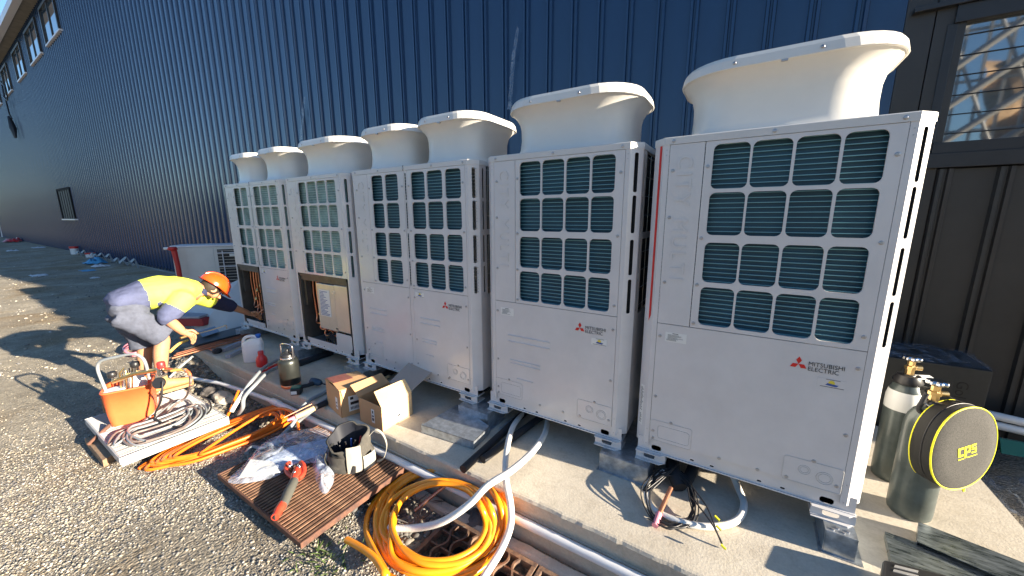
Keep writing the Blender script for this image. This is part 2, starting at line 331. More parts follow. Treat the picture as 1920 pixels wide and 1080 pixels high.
# ================================================================ SETTING
G = -.33; SLAB = -.118
def sst(a, b, x): t = min(1, max(0, (x-a)/(b-a))); return t*t*(3-2*t)
def gh(x, y):
    h = G + .010*noise.noise((x*1.3, y*1.3, 0)) + .004*noise.noise((x*7, y*7, 3))
    h -= .085*sst(-1.08, -.72, y)*sst(-6.1, -5.3, x)*(1-sst(.9, 1.4, x))
    h += .07*sst(.6, 2.0, y)*sst(-7.5, -12, x)
    h += .13*math.exp(-(((x+6.35)/.55)**2+((y+.35)/.5)**2))
    if -2.0 < x < -.2 and -1.06 < y < -.66: h -= .18
    return h
xs = sorted(set([-400, -250, -160, -110, -80, -60] + list(np.round(np.arange(-50, -9, .5), 3)) + list(np.round(np.arange(-9, 2.01, .05), 3)) + [-2.003, -.197] + [2.3, 3, 4, 6, 9, 14, 22, 40, 80, 200, 400]))
ys = sorted(set([-400, -200, -100, -60, -35, -20, -12, -8, -6, -5, -4, -3.4] + list(np.round(np.arange(-3, 2.3, .05), 3)) + [-1.063, -.657, 3, 5, 10, 30, 100, 400]))
vv = [(x, y, gh(x, y)) for y in ys for x in xs]; nx = len(xs)
ff = [(j*nx+i, j*nx+i+1, (j+1)*nx+i+1, (j+1)*nx+i) for j in range(len(ys)-1) for i in range(nx-1)]
MB().add(vv, ff, True).build('ground', M['ground']); bpy.data.objects['ground']['kind'] = 'structure'

# slab with worn front arris
b = MB(); X0, X1, YF, YB = -6.35, .76, -.556, 1.5; n = 240; Lr = []
for i in range(n+1):
    x = X0+(X1-X0)*i/n; j = .004*noise.noise((x*9, 0, 1))+.003*noise.noise((x*40, 0, 2)); k = .003*noise.noise((x*30, 5, 2))
    prof = [(x, YF+.004+k, -.60), (x, YF+.003+k, -.235), (x, YF+.009, -.232), (x, YF+.006+k*.6, -.205), (x, YF+j+k, -.135+k), (x, YF+.010+j*1.4, SLAB-.004), (x, YF+.022+j, SLAB), (x, 0, SLAB), (x, YB, SLAB), (x, YB, -.6)]
    Lr.append(prof)
m_ = len(Lr[0]); b.add([p for l in Lr for p in l], [(i*m_+k, i*m_+k+1, (i+1)*m_+k+1, (i+1)*m_+k) for i in range(n) for k in range(m_-1)][::1], False)
b.add(Lr[0], [tuple(range(m_))]); b.add(Lr[-1], [tuple(range(m_))[::-1]])
o = b.build('concrete_slab', M['concrete']); o['kind'] = 'structure'
# drain: kerb strip, pit
b = MB(); Lr = []
for i in range(121):
    x = -2.35+2.4*i/120; a = .012*noise.noise((x*6, 1, 1)); c = .010*noise.noise((x*12, 3, 1))
    Lr.append([(x, -.665+a*.4, -.62), (x, -.662+a, -.385+c*.5), (x, -.645+a, -.372+c), (x, -.60+c*.7, -.370+a*.5), (x, -.585+c, -.40)])
b.add([p for l in Lr for p in l], [(i*5+k, i*5+k+1, (i+1)*5+k+1, (i+1)*5+k) for i in range(120) for k in range(4)])
o = b.build('drain_kerb', M['concrete']); o['kind'] = 'structure'

# gravel stones
def stones(N, region, smin, smax, name, mt, power=2.0, zoff=0):
    ico = bmesh.new(); bmesh.ops.create_icosphere(ico, subdivisions=1, radius=1); V = np.array([v.co[:] for v in ico.verts]); F = np.array([[v.index for v in f.verts] for f in ico.faces]); ico.free()
    pts = region(N); N = len(pts); s = smin+(smax-smin)*rng.random(N)**power
    z = np.array([gh(x, y) for x, y in pts])
    sc = s[:, None]*np.stack([.7+.6*rng.random(N), .7+.6*rng.random(N), .45+.35*rng.random(N)], 1)
    a = rng.random(N)*2*PI; ca, sa = np.cos(a), np.sin(a)
    P = V[None]*(1+.28*(rng.random((N, len(V), 1))-.5)) * sc[:, None, :]
    X = P[:, :, 0]*ca[:, None]-P[:, :, 1]*sa[:, None]; Y = P[:, :, 0]*sa[:, None]+P[:, :, 1]*ca[:, None]; Z = P[:, :, 2]
    tl = (rng.random(N)-.5)*.8; Z = Z + X*tl[:, None]*.5
    X += pts[:, 0][:, None]; Y += pts[:, 1][:, None]; Z += (z+s*.18+zoff)[:, None]
    co = np.stack([X, Y, Z], 2).reshape(-1, 3); fi = (F[None]+(np.arange(N)*len(V))[:, None, None]).reshape(-1)
    me = bpy.data.meshes.new(name); me.vertices.add(len(co)); me.vertices.foreach_set('co', co.ravel()); nf = N*len(F)
    me.loops.add(nf*3); me.loops.foreach_set('vertex_index', fi.astype(np.int32)); me.polygons.add(nf); me.polygons.foreach_set('loop_start', np.arange(0, nf*3, 3, dtype=np.int32)); me.polygons.foreach_set('loop_total', np.full(nf, 3, dtype=np.int32))
    at_ = me.attributes.new('tint', 'FLOAT', 'FACE'); at_.data.foreach_set('value', np.repeat(rng.random(N), len(F)).astype(np.float32)); me.update(); me.validate()
    me.materials.append(mt); o = bpy.data.objects.new(name, me); C.objects.link(o); o['kind'] = 'stuff'; return o
sm = bpy.data.materials.new('stone_mix'); sm.use_nodes = True; N_, L_, b_ = nodes(sm)
an = N_.new('ShaderNodeAttribute'); an.attribute_name = 'tint'; rp = N_.new('ShaderNodeValToRGB'); L_.new(an.outputs['Fac'], rp.inputs[0]); L_.new(rp.outputs[0], b_.inputs['Base Color']); b_.inputs['Roughness'].default_value = .85
e = rp.color_ramp.elements; e[0].color = (.13, .13, .135, 1); e[1].color = (.55, .52, .47, 1)
for p_, c_ in ((.35, (.23, .22, .20)), (.6, (.32, .29, .24)), (.8, (.36, .30, .21))): q_ = e.new(p_); q_.color = (*c_, 1)
def reg_main(N):
    P = np.stack([-8.2+7.2*rng.random(N*2), -2.5+1.93*rng.random(N*2)], 1); d = np.clip(1-(-P[:, 0]-3.0)/3.4, .04, 1)
    cl = np.array([noise.noise((x*.9, y*1.4, 4)) for x, y in P]); keep = rng.random(len(P)) < d*np.clip(.75+1.3*cl, .12, 1)
    keep &= ~((P[:, 0] > -2.02) & (P[:, 0] < -.18) & (P[:, 1] > -1.08) & (P[:, 1] < -.6)); return P[keep][:N]
tag(stones(90000, reg_main, .0024, .0086, 'gravel', sm, 2.6), 'loose grey and tan gravel spread over the ground', None, None, 'stuff')
def reg_big(N):
    P = np.stack([-6.9+4.9*rng.random(N), -1.0+.44*rng.random(N)], 1); Q = np.stack([-7.0+.7*rng.random(N//2), -1.0+1.5*rng.random(N//2)], 1); return np.concatenate([P, Q])
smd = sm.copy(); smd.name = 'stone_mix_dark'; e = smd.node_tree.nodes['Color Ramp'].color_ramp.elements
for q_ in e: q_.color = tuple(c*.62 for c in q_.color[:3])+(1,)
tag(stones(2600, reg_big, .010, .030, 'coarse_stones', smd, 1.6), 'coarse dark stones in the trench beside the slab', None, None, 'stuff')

def reg_far(N):
    x = -7.5-26*rng.random(N)**1.8; y = 1.8-5.2*rng.random(N); return np.stack([x, y], 1)
tag(stones(3500, reg_far, .005, .024, 'dirt_clods', sm, 3.0), 'small stones and clods scattered over the far dirt', None, None, 'stuff')
# ---------------------------------------------------------------- building
BY = 2.1
bld = wthing('clad_building', 'long navy blue building clad in ribbed steel behind the row of units', 'building', (-20, BY, G))
def rib_profile(x0, k, pitch=.305):
    pr = []
    for i in range(k):
        a = x0+i*pitch
        for dx, dy in ((0, 0), (.009, -.029), (.030, -.031), (.037, -.012), (.050, -.012), (.057, -.031), (.079, -.029), (.088, 0)): pr.append((a+dx, dy))
    pr.append((x0+k*pitch, 0)); return pr
def sheet(z0, z1, k=3):
    pr = rib_profile(0, k); n = len(pr); b = MB()
    b.add([(x, y, z0) for x, y in pr]+[(x, y, z1) for x, y in pr], [(i, i+1, n+i+1, n+i) for i in range(n-1)]); return b.mesh('wall_sheet')
wm = sheet(-.36, 10.25); wm.materials.append(M['wall'])
for i in range(68):
    o = bpy.data.objects.new('wall_sheet', wm); C.objects.link(o); o.parent = bld; o.location = (.268-.915*(i+1)+20, (.0015 if i % 2 else 0), -G)
wm2 = sheet(-.36, 1.80); wm2.materials.append(M['wall_r'])
for i in range(9):
    o = bpy.data.objects.new('lower_sheet', wm2); C.objects.link(o); o.parent = bld; o.location = (.60+.915*i+20, .001, -G)
MB().box(.27, BY-.006, -.36, .43, BY+.03, 8.5).box(.434, BY-.012, -.36, .596, BY+.03, 8.5).build('corner_flashing', M['wall_r'], bld, .003)
# window at right
wf = MB().box(.53, BY-.035, 2.815, 3.4, BY+.03, 2.93).box(.53, BY-.045, 1.81, 3.4, BY+.03, 1.915).box(.545, BY-.03, 1.915, 3.4, BY+.03, 1.995).box(.50, BY-.02, 1.995, .552, BY+.03, 2.815).build('window', M['frame'], bld, .003)
MB().box(.551, BY+.02, 1.99, 3.4, BY+.028, 2.82).build('pane', M['glass'], wf)
MB().box(.30, BY-.060, 2.93, 3.4, BY+.03, 2.965).build('head_trim', M['frame'], bld, .003)
b = MB()
for k in range(6): b.tube([(.575, BY+.012, 2.06+k*.135), (3.4, BY+.012, 2.065+k*.135)], .0032, 5)
b.build('window_bar', M['black'], wf)
MB().box(.60, BY-.001, 2.965, 9.2, BY+.02, 8.5).build('upper_wall', M['wall_r'], bld)
MB().box(-62, BY+.04, -.4, 9.2, BY+9, 8.4).box(-62, BY+.04, 8.4, .26, BY+9, 10.2).build('wall_core', M['dark'], bld)
# upper windows
for (xa, xb) in ((-26.05, -23.45), (-29.8, -27.2), (-33.8, -31.4), (-38.3, -36.1), (-43.0, -40.7)):
    f = MB().box(xa, BY-.10, 9.75, xb, BY+.02, 9.85).box(xa, BY-.10, 8.5, xa+.1, BY+.02, 9.75).box(xb-.1, BY-.10, 8.5, xb, BY+.02, 9.75).box((xa+xb)/2-.04, BY-.08, 8.5, (xa+xb)/2+.04, BY+.02, 9.75).build('window', M['frame'], bld)
    MB().box(xa+.1, BY-.05, 8.5, xb-.1, BY-.03, 9.75).build('pane', M['glass'], f)
    MB().box(xa-.02, BY-.10, 8.44, xb+.02, BY+.02, 8.5).build('sill', M['gutter'], f)
M['lowwin'] = mat('dull_black_frame', (.012, .013, .015), .8, spec=.1)
f = MB().box(-30.6, BY-.08, 2.78, -27.75, BY+.02, 2.88).box(-30.6, BY-.08, 1.4, -30.45, BY+.02, 2.78).box(-27.9, BY-.08, 1.4, -27.75, BY+.02, 2.78).build('window', M['lowwin'], bld)
MB().box(-30.45, BY-.045, 1.4, -27.9, BY-.035, 2.78).build('pane', M['dark'], f)
b = MB()
for k in range(1, 5): b.box(-30.45+k*.51-.02, BY-.06, 1.4, -30.45+k*.51+.02, BY-.045, 2.78)
b.build('window_bar', M['lowwin'], f)
MB().box(-30.65, BY-.10, 1.34, -27.7, BY+.02, 1.4).build('sill', M['gutter'], f)
MB().box(-62, 1.72, 10.22, .25, BY+.04, 10.26).build('soffit', M['soffit'], bld)
MB().box(-62, 1.50, 10.16, .25, 1.72, 10.40).build('gutter', M['gutter'], bld)
MB().hexa([(-62, 1.55, 10.40), (9.2, 1.55, 10.40), (9.2, 11, 10.40), (-62, 11, 10.40), (-62, 1.55, 10.42), (9.2, 1.55, 10.42), (9.2, 8, 12.0), (-62, 8, 12.0)]) if False else None
MB().hexa([(-62, 1.50, 10.401), (.25, 1.50, 10.401), (.25, 11.1, 10.401), (-62, 11.1, 10.401), (-62, 1.50, 10.44), (.25, 1.50, 10.44), (.25, 7, 11.6), (-62, 7, 11.6)]).build('roof', M['gutter'], bld)
b = MB().box(-62, BY-.004, -.30, .27, BY+.001, -.20); b.build('base_flashing', M['frame'], bld)
# bracket with a dangling cable high on the far wall
t = wthing('cable_bracket', 'black bracket with dangling cable fixed high on the far navy wall', 'bracket', aty(14, 200, 1.95))
MB().tube([aty(2, 152, 1.95), aty(8, 178, 1.9), aty(18, 215, 1.9), aty(22, 222, 1.9)], .04, 6).build('arm', M['black'], t)
MB().tube([aty(17, 219, 1.85), aty(24, 240, 1.85), aty(29, 258, 1.85)], [.08, .15, .06], 8).build('lamp_head', M['black'], t)
MB().tube(spline([aty(2, 155, 1.85), aty(10, 165, 1.8), aty(14, 188, 1.8), aty(5, 180, 1.8)], 5), .03, 5).build('cable', M['black'], t)

# steel frame building under construction and rock face across the yard (seen in the window glass)
fr = wthing('steel_frame_shed', 'open galvanised steel frame shed mirrored in the big window', 'steel frame', (6, -9, G))
b = MB()
for i in range(16):
    x = 2.9+i*.42; MB().box(x-.028, -9.06, G, x+.028, -9.0, 7.4+(i % 3)*.3).build('post', M['steelframe'], fr)
for k in range(4): MB().box(2.2, -9.16, 2.4+k*1.25, 9.6, -9.10, 2.46+k*1.25).build('rail', M['steelframe'], fr)
for k in range(6): MB().tube([(2.2, -8.9+.1*k, 1.2+k*.95), (6.2, -8.9+.1*k, 4.6+k*.95)], .085, 6).build('brace', M['steelframe'], fr)
for k in range(3): MB().tube([(3.2+k*.9, -8.8, 6.6), (4.6+k*.9, -8.8, 3.0)], .04, 6).build('brace', M['steelframe'], fr)
b = MB(); rows = []
for j in range(14):
    rows.append([(7.0+i*.7, -15+.9*noise.noise((i*.6, j*.7, 1))+j*-.25, G+j*.62) for i in range(30)])
b.add([p for r in rows for p in r], [(j*30+i, j*30+i+1, (j+1)*30+i+1, (j+1)*30+i) for j in range(13) for i in range(29)])
o = b.build('rock_face', M['sand']); o['kind'] = 'structure'

b = MB(); rows = []
for j in range(15):
    rows.append([(-190+i*3.4, -26-j*2.2+1.5*noise.noise((i*.3, j*.5, 2)), G-.3+9.5*sst(0, 9, j)*(1+.28*noise.noise((i*.16, .3, 1)))+1.3*noise.noise((i*.7, j*.8, 4))*sst(0, 3, j)-7.5*sst(-20, 2, -190+i*3.4)*sst(0, 6, j)) for i in range(72)])
b.add([p for r in rows for p in r], [(j*72+i, j*72+i+1, (j+1)*72+i+1, (j+1)*72+i) for j in range(14) for i in range(71)])
o = b.build('unseen_hill', mat('hill_scrub', (.055, .065, .035), .9, var=.45, vscale=.6, bump=.8, bscale=2)); o['kind'] = 'structure'  # unseen hill, added to darken the cladding's reflection and cut horizon sky light

# ================================================================ CONDENSING UNITS
D = .80; CH = .057; ZB = .092; ZC = 1.821; H = 1.858; ZS = .864
ROWS = ((1.590, 1.802), (1.362, 1.572), (1.118, 1.324), (.886, 1.092))
scr = MB().lathe([(.0085, 0), (.0085, .002), (.0055, .0035), (.0055, .0055), (.003, .0055)], seg=8, axis=(0, -1, 0), smooth=False).mesh('screw')
def slots(x0, x1, zs=ROWS, r=.009): return [rr2(x0, a, x1, c, r, 4) for a, c in zs]
def rect(x0, z0, x1, z1): return [(x0, z0), (x1, z0), (x1, z1), (x0, z1)]
def make_cowl(root, cx, hw):
    t = MB(); cy = D/2
    k = lambda z, e, de=None: rrect(cx, cy, hw+e, .345+(e if de is None else de), min(.30, hw*.70), z, 8)
    def lp(z, e, rad):
        return rrect(cx, cy, hw+e, .335+e, rad, z, 8)
    rad = min(.25, hw*.60)
    L1 = [lp(1.857, -.004, rad*.75), lp(1.862, -.018, rad*.78), lp(1.880, -.034, rad*.82), lp(1.91, -.043, rad*.85), lp(1.97, -.046, rad*.88), lp(2.04, -.044, rad*.9), lp(2.085, -.034, rad*.94), lp(2.115, -.019, rad*.97), lp(2.14, .002, rad), lp(2.152, .014, rad)]
    t.loft(L1, caps=(False, False)); t.loft([lp(2.19, -.012, rad), lp(2.06, -.055, rad*.9), lp(1.9, -.055, rad*.8)], caps=(False, True))
    c = t.build('cowl', M['cowl'], root)
    r = MB(); r.loft([lp(2.150, -.006, rad), lp(2.148, .016, rad), lp(2.151, .020, rad), lp(2.190, .013, rad), lp(2.208, .003, rad), lp(2.210, -.008, rad), lp(2.185, -.014, rad)], smooth=False, caps=(False, False))
    r.build('rim', M['cowl'], c)
    s = MB()
    for sx in (-.45, .30): s.lathe([(.008, 0), (.008, .003), (.004, .005)], (cx+sx*hw, cy-.335-.017, 2.172), 8, (0, -1, .3))
    s.box(cx-.012, cy-.335-.021, 2.143, cx+.012, cy-.335-.002, 2.149); s.build('rim_screw', M['screw'], c)
def make_unit(xr, W, name_label, blocks, mods, opened=None, side=False, stripe=False, pale=False, seed=0, logo=True, kind='L'):
    U = thing('condensing_unit', name_label, 'outdoor unit', (xr, 0, 0), group='row of white condensing units')
    P = M['panel']; cm, fm = (M['coil_lit'], M['fin_lit']) if pale else (M['coil'], M['fin'])
    # cap
    ov = .004
    def octo(e, z): return [(-W+CH, -e, z), (-CH, -e, z), (e, CH, z), (e, D-CH, z), (-CH, D+e, z), (-W+CH, D+e, z), (-W-e, D-CH, z), (-W-e, CH, z)]
    MB().loft([octo(ov, ZC), octo(ov, H-.004), octo(ov-.004, H)], smooth=False).build('cap', M['cap'], U)
    if len(mods) == 2: MB().box(-W/2-.002, -ov-.002, ZC-.002, -W/2+.002, .02, H+.001).build('cap_joint', M['seam'], U)
    # posts
    r2 = math.sqrt(.5); cw = CH/r2
    for side_ in (1, -1):
        X = 0 if side_ == 1 else -W
        hl = slots(cw/2-.012, cw/2+.012) if (side_ == 1 or not stripe) and kind != 'none' else []
        if side_ == -1: hl = []
        O = (X-side_*CH, 0, 0); ux = (side_*r2, r2, 0); nn = (side_*r2, -r2, 0)
        po = link('corner_post', plate(rect(0, ZB, cw, ZC), hl, O, ux, (0, 0, 1), nn, .002), P, U)
        link('post_strip', plate(rect(0, ZB, .0255, ZC), [], (X-side_*CH-(.0255 if side_ == 1 else 0), 0, 0), (1, 0, 0), (0, 0, 1), (0, -1, 0), .002), P, U)
        hs = slots(.035, .052) if side_ == 1 else []
        link('side_strip', plate(rect(0, ZB, .085, ZC), hs, (X, CH, 0), (0, 1, 0), (0, 0, 1), (side_, 0, 0), .002), P, U)
        MB().box(min(X, X-side_*.05)+.004, .062, ZB, max(X, X-side_*.05)-.004, .075, ZC).build('post_lining', M['dark'], U)
        if side_ == 1:
            bb = MB()
            for a, c_ in (ROWS if kind == 'U3' else ()):
                for k in range(9): z = a+.012+k*(c_-a-.02)/8; bb.box(-.048, .030, z-.0015, -.012, .052, z+.0015)
            if bb.v: bb.build('louvre', M['metalin'], U)['kind'] = 'stuff'
    if stripe:
        a = (-W+CH*.30, CH*.70-.0, 0)
        O = Vector((-W, CH, 0)); u = Vector((r2, -r2, 0)); n_ = Vector((-r2, -r2, 0))*.0015; p0 = O+u*.043+n_; p1 = O+u*.062+n_
        b = MB().add([(p0.x, p0.y, .86), (p1.x, p1.y, .90), (p1.x, p1.y, ZC-.001), (p0.x, p0.y, ZC-.001)], [(0, 1, 2, 3)])
        b.build('red_stripe', M['red'], U)
        lb = MB(); O2 = O+n_
        def q(s0, s1, z0, z1, mb): 
            a0, a1 = O2+u*s0, O2+u*s1; mb.add([(a0.x, a0.y, z0), (a1.x, a1.y, z0), (a1.x, a1.y, z1), (a0.x, a0.y, z1)], [(0, 1, 2, 3)])
        q(.016, .050, .20, .46, lb); lb.build('rating_label', M['label'], U)
        O2 = O+n_*1.5; lk = MB()
        for k in range(26):
            z = .215+k*.009
            if k in (7, 8): continue
            q(.019, .019+.012+.016*random.random(), z, z+.0035, lk)
        lk.build('label_print', M['black_ink'], U)
    # side, back, core
    MB().box(-.0035, CH+.085, ZB, -.001, D-.06, ZS).build('side_panel', P, U)
    MB().box(-.03, CH+.085, ZS, -.02, D-.06, ZC).build('side_coil', M['dark'], U)
    if side:
        b = MB()
        for k in range(5): y = CH+.11+k*.11; b.tube([(-.006, y, ZS), (-.006, y, ZC)], .0028, 5)
        for k in range(9): z = ZS+.05+k*.11; b.tube([(-.006, CH+.085, z), (-.006, D-.06, z)], .0022, 5)
        b.build('wire_guard', M['steel'], U)
        MB().box(-.004, CH+.085, ZS+.46, -.001, D-.06, ZS+.50).build('side_rail', P, U)
    MB().box(-W+.001, CH+.085, ZB, -W+.004, D-.05, ZC).box(-W+CH, D-.004, ZB, -CH, D, ZC).build('rear_panel', P, U)
    # coil behind the grilles
    MB().box(-W+.06, .046, ZS+.01, -.06, .06, ZC-.005).build('coil', cm, U)
    b = MB(); z = ZS+.02
    while z < ZC-.01:
        b.box(-W+.07, .030, z-.0016, -.062, .040, z+.0016); z += .0236
    fo = b.build('coil_bar', fm, U); fo['kind'] = 'stuff'
    MB().box(-W+.06, .041, ZB, -.06, .045, ZS).build('inner_back', M['dark'], U) if not opened else MB().box(-W+.06, .33, ZB, -.06, .335, ZS).build('inner_back', M['dark'], U)
    MB().box(-W+.01, .045, ZS-.004, -.06, D-.02, ZS+.004).build('divider', M['metalin'], U)
    # front panels
    gp = .0035; scs = []
    def panel(nm, x0, z0, x1, z1, holes=(), y=-.001):
        return link(nm, plate(rect(x0+gp/2, z0+gp/2, x1-gp/2, z1-gp/2), list(holes), (0, y, 0), (1, 0, 0), (0, 0, 1), (0, -1, 0), .010), P, U)
    MB().box(-W+CH+.026, .0105, ZB, -CH-.026, .013, ZC).build('x', M['seam'], U) if False else None
    xl, xr_ = -W+CH+.0255, -CH-.0255
    for bi, (x0, x1, cols, city) in enumerate(blocks):
        gx0 = x0
        if city:
            cp = panel('badge_panel', x0, ZS, x0+city, ZC); gx0 = x0+city
            zl = ZC-.055
            for ch in 'CITY MULTI':
                if ch == ' ': zl -= .045; continue
                tm = text_mesh(ch, .105, .0012, 1, 0, .95); wl_ = max(v.co.x for v in tm.vertices); lay(tm, (x0+city*.26, -.0035, zl), (0, 0, -1), (1, 0, 0), Vector((0, -1, 0)))
                link('embossed_letter', tm, P, cp); zl -= wl_+.018
            scs += [(x0+.022, z) for z in (1.69, 1.45, 1.10)]
        hs = [rr2(a, za, c, zb, .027, 4) for (a, c) in cols for (za, zb) in ROWS]
        panel('grille', gx0, ZS, x1, ZC, hs)
        scs += [(gx0+.018, z) for z in (1.70, 1.345, 1.10, .89)] + [(x1-.022, z) for z in (1.70, 1.345, .93)]
        if len(blocks) == 2 and bi == 0:
            mx0, mx1 = x1, blocks[1][0]
            link('middle_post', plate(rect(mx0+.001, ZB, mx1-.001, ZC), slots(mx0+.011, mx1-.011, ROWS, .005), (0, 0, 0), (1, 0, 0), (0, 0, 1), (0, -1, 0), .002), P, U)
        # lower panel
        if opened and opened[0] == bi:
            _, ox0, ox1 = opened
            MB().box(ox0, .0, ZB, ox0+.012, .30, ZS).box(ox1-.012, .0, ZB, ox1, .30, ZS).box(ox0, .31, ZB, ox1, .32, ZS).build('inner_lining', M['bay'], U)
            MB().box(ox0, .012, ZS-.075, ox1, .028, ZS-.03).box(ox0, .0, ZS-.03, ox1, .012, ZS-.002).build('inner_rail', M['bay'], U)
            for k in range(9):
                xx = ox0+.05+k*.026+random.uniform(-.008, .008); yy = .12+.05*(k % 3)
                zz = .30-.02*k
                pts = spline([(xx, yy, ZS-.06), (xx, yy-.01, .62), (xx+.006, yy, zz+.08), (xx+.02, yy-.02, zz), (xx+.09, yy-.03, zz-.01), (xx+.15, yy, zz+.03)], 5)
                MB().tube(pts, .0095, 7).build('copper_pipe', M['copper'], U)
            for k in range(4): MB().lathe([(.012, 0), (.018, .01), (.018, .03), (.01, .035), (.01, .05)], (ox0+.16+.03*k, .10+.03*(k % 2), .38+.06*k), 10).build('valve', M['brass'], U)
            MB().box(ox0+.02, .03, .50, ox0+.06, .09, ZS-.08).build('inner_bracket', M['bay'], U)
            MB().box(ox0+.01, .02, ZB, ox1-.01, .30, ZB+.012).build('base_pan', M['galv'], U)
            b = MB()
            for k in range(5): b.tube(spline([(ox0+.30+.02*k, .06+.01*k, ZB+.02), (ox0+.33+.02*k, .05, .17+.02*k), (ox0+.40+.02*k, .07, .15), (ox0+.42, .06, ZB+.02)], 4), .006, 6)
            b.build('wiring', M['black'], U)
            continue
        lp_ = panel('lower_panel', x0, ZB+.045, x1, ZS)
        for (zz, w0, w1, dz) in ((.62, .12, .50, 0), (.575, .12, .50, 0), (.435, .14, .42, 0), (.41, .14, .42, 0), (.30, .2, .36, 0)):
            if kind == 'U1': break
            xa, xb = x0+(x1-x0)*w0, x0+(x1-x0)*w1; bb = MB()
            bb.loft([[Vector((xa, -.0015, zz-.006)), Vector((xb, -.0015, zz-.006)), Vector((xb, -.0015, zz+.006)), Vector((xa, -.0015, zz+.006))], [Vector((xa+.008, -.006, zz-.001)), Vector((xb-.008, -.006, zz-.001)), Vector((xb-.008, -.006, zz+.001)), Vector((xa+.008, -.006, zz+.001))]], smooth=False)
            bb.build('pressed_rib', P, lp_)
        scs += [(x0+.020, z) for z in (.79, .42, .20)] + [(x1-.022, z) for z in (.78, .45, .18)] + [(x0+(x1-x0)*.42, .145), (x0+(x1-x0)*.62, .145)]
        # knock-out covers
        kn = []
        if bi == len(blocks)-1: kn.append((x1-.235, .142, x1-.004, .272, 'r'))
        if bi == 0: kn.append((x0+.002, .142, x0+.228, .270, 'l'))
        for (a, c, d_, e_, s_) in kn:
            if kind != 'U1' and s_ == 'l' and len(blocks) == 2: pass
            cv = link('knockout_cover', plate(rr2(a, c, d_, e_, .012, 3), [], (0, -.0018, 0), (1, 0, 0), (0, 0, 1), (0, -1, 0), .001), P, lp_)
            bb = MB(); ring = [(d_, -.004, e_), ]
            def outline(x0_, z0_, x1_, z1_, r_): bb.tube([(x_, -.003, z_) for x_, z_ in rr2(x0_, z0_, x1_, z1_, r_, 3)], .0011, 4, closed=True)
            outline(a, c, d_, e_, .012)
            if s_ == 'l': outline(a+.045, c+.02, d_-.012, e_-.028, .014)
            else:
                for (px, pz, rr_) in ((a+.085, (c+e_)/2+.012, .024), (a+.085, (c+e_)/2+.012, .016), (a+.165, (c+e_)/2-.004, .032), (a+.165, (c+e_)/2-.004, .023)):
                    bb.tube([(px+rr_*math.cos(2*PI*k/20), -.003, pz+rr_*math.sin(2*PI*k/20)) for k in range(20)], .0011, 4, closed=True)
            bb.build('knockout_ring', M['cap'], cv)
            scs += [((a+d_)/2, e_+.006), (a+.02, c+.012)]
        # markings
        if bi == len(blocks)-1 and logo:
            lx, lz = x1-.27, .735
            g = MB(); A = .033
            def rh(cx_, cz_, ang, l=A*1.0, w_=A*.58):
                c1, s1 = math.cos(ang), math.sin(ang); c2, s2 = -s1, c1
                g.add([(cx_, -.0028, cz_), (cx_+c1*l/2+c2*w_/2, -.0028, cz_+s1*l/2+s2*w_/2), (cx_+c1*l, -.0028, cz_+s1*l), (cx_+c1*l/2-c2*w_/2, -.0028, cz_+s1*l/2-s2*w_/2)], [(0, 3, 2, 1)])
            for k in range(3): rh(lx+.036, lz+.024, R(90+120*k), .037, .0225)
            g.build('red_diamond_logo', M['red'], lp_)
            for txt, zz in (('MITSUBISHI', lz+.024), ('ELECTRIC', lz-.001)):
                tm = text_mesh(txt, .0290, .0002, 1.02, .0, .90); lay(tm, (lx+.072, -.003, zz), (1, 0, 0), (0, 0, 1), Vector((0, -1, 0))); link('lettering', tm, M['black_ink'], lp_)
        if name_label.find('cowl') >= 0 or True:
            if (bi == len(blocks)-1 and kind in ('U1', 'U2')) or (kind in ('U3', 'U5') and bi == 1):
                sx_, sz_ = (x1-.155, .665) if kind in ('U1', 'U2') else (x0+.03, .795)
                st = MB().box(sx_, -.0022, sz_, sx_+.10, -.0012, sz_+.045).build('installer_sticker', P if kind == 'U1' else M['label'], lp_)
                MB().lathe([(.012, 0), (.012, .0006)], (sx_+.052, -.0026, sz_+.026), 16, (0, -1, 0)).build('sun_emblem', M['yellow_ink'], st)
                MB().add([(sx_+.030, -.0036, sz_+.014), (sx_+.070, -.0036, sz_+.010), (sx_+.078, -.0036, sz_+.019), (sx_+.038, -.0036, sz_+.024)], [(0, 1, 2, 3)]).build('blue_banner', M['blue_ink'], st)
                b3 = MB(); b3.box(sx_+.012, -.0030, sz_+.004, sx_+.098, -.0026, sz_+.0062); b3.box(sx_+.03, -.0030, sz_+.0405, sx_+.082, -.0026, sz_+.0425); b3.build('fine_print', M['black_ink'], st)
        if bi == 0:
            wl = MB().box(x0+.048, -.0022, .765, x0+.158, -.0012, .820).build('warning_label', M['label'], lp_)
            b3 = MB(); b3.box(x0+.085, -.0028, .812, x0+.115, -.0023, .815)
            for k in range(8): b3.box(x0+.055+.006*(k > 1), -.0028, .772+k*.0047, x0+.100+.05*random.random(), -.0023, .7734+k*.0047)
            b3.build('fine_print', M['black_ink'], wl)
    if opened:
        sx = [s for s in scs]
    b = MB(); n = 0
    for (x, z) in scs:
        if opened and opened[1]-.01 < x < opened[2]+.01 and z < ZS: continue
        b.lathe([(.0092, 0), (.0092, .0022), (.0058, .0036), (.0058, .0055), (.0025, .0055), (.0025, .0035)], (x, -.0012, z), 8, (0, -1, 0), smooth=False)
    for k in range(3 if len(mods) == 1 else 5):
        b.lathe([(.0085, 0), (.0085, .003), (.004, .005)], (-W+.10+(W-.2)*k/(2 if len(mods) == 1 else 4), -ov, (ZC+H)/2-.002), 8, (0, -1, 0), smooth=False)
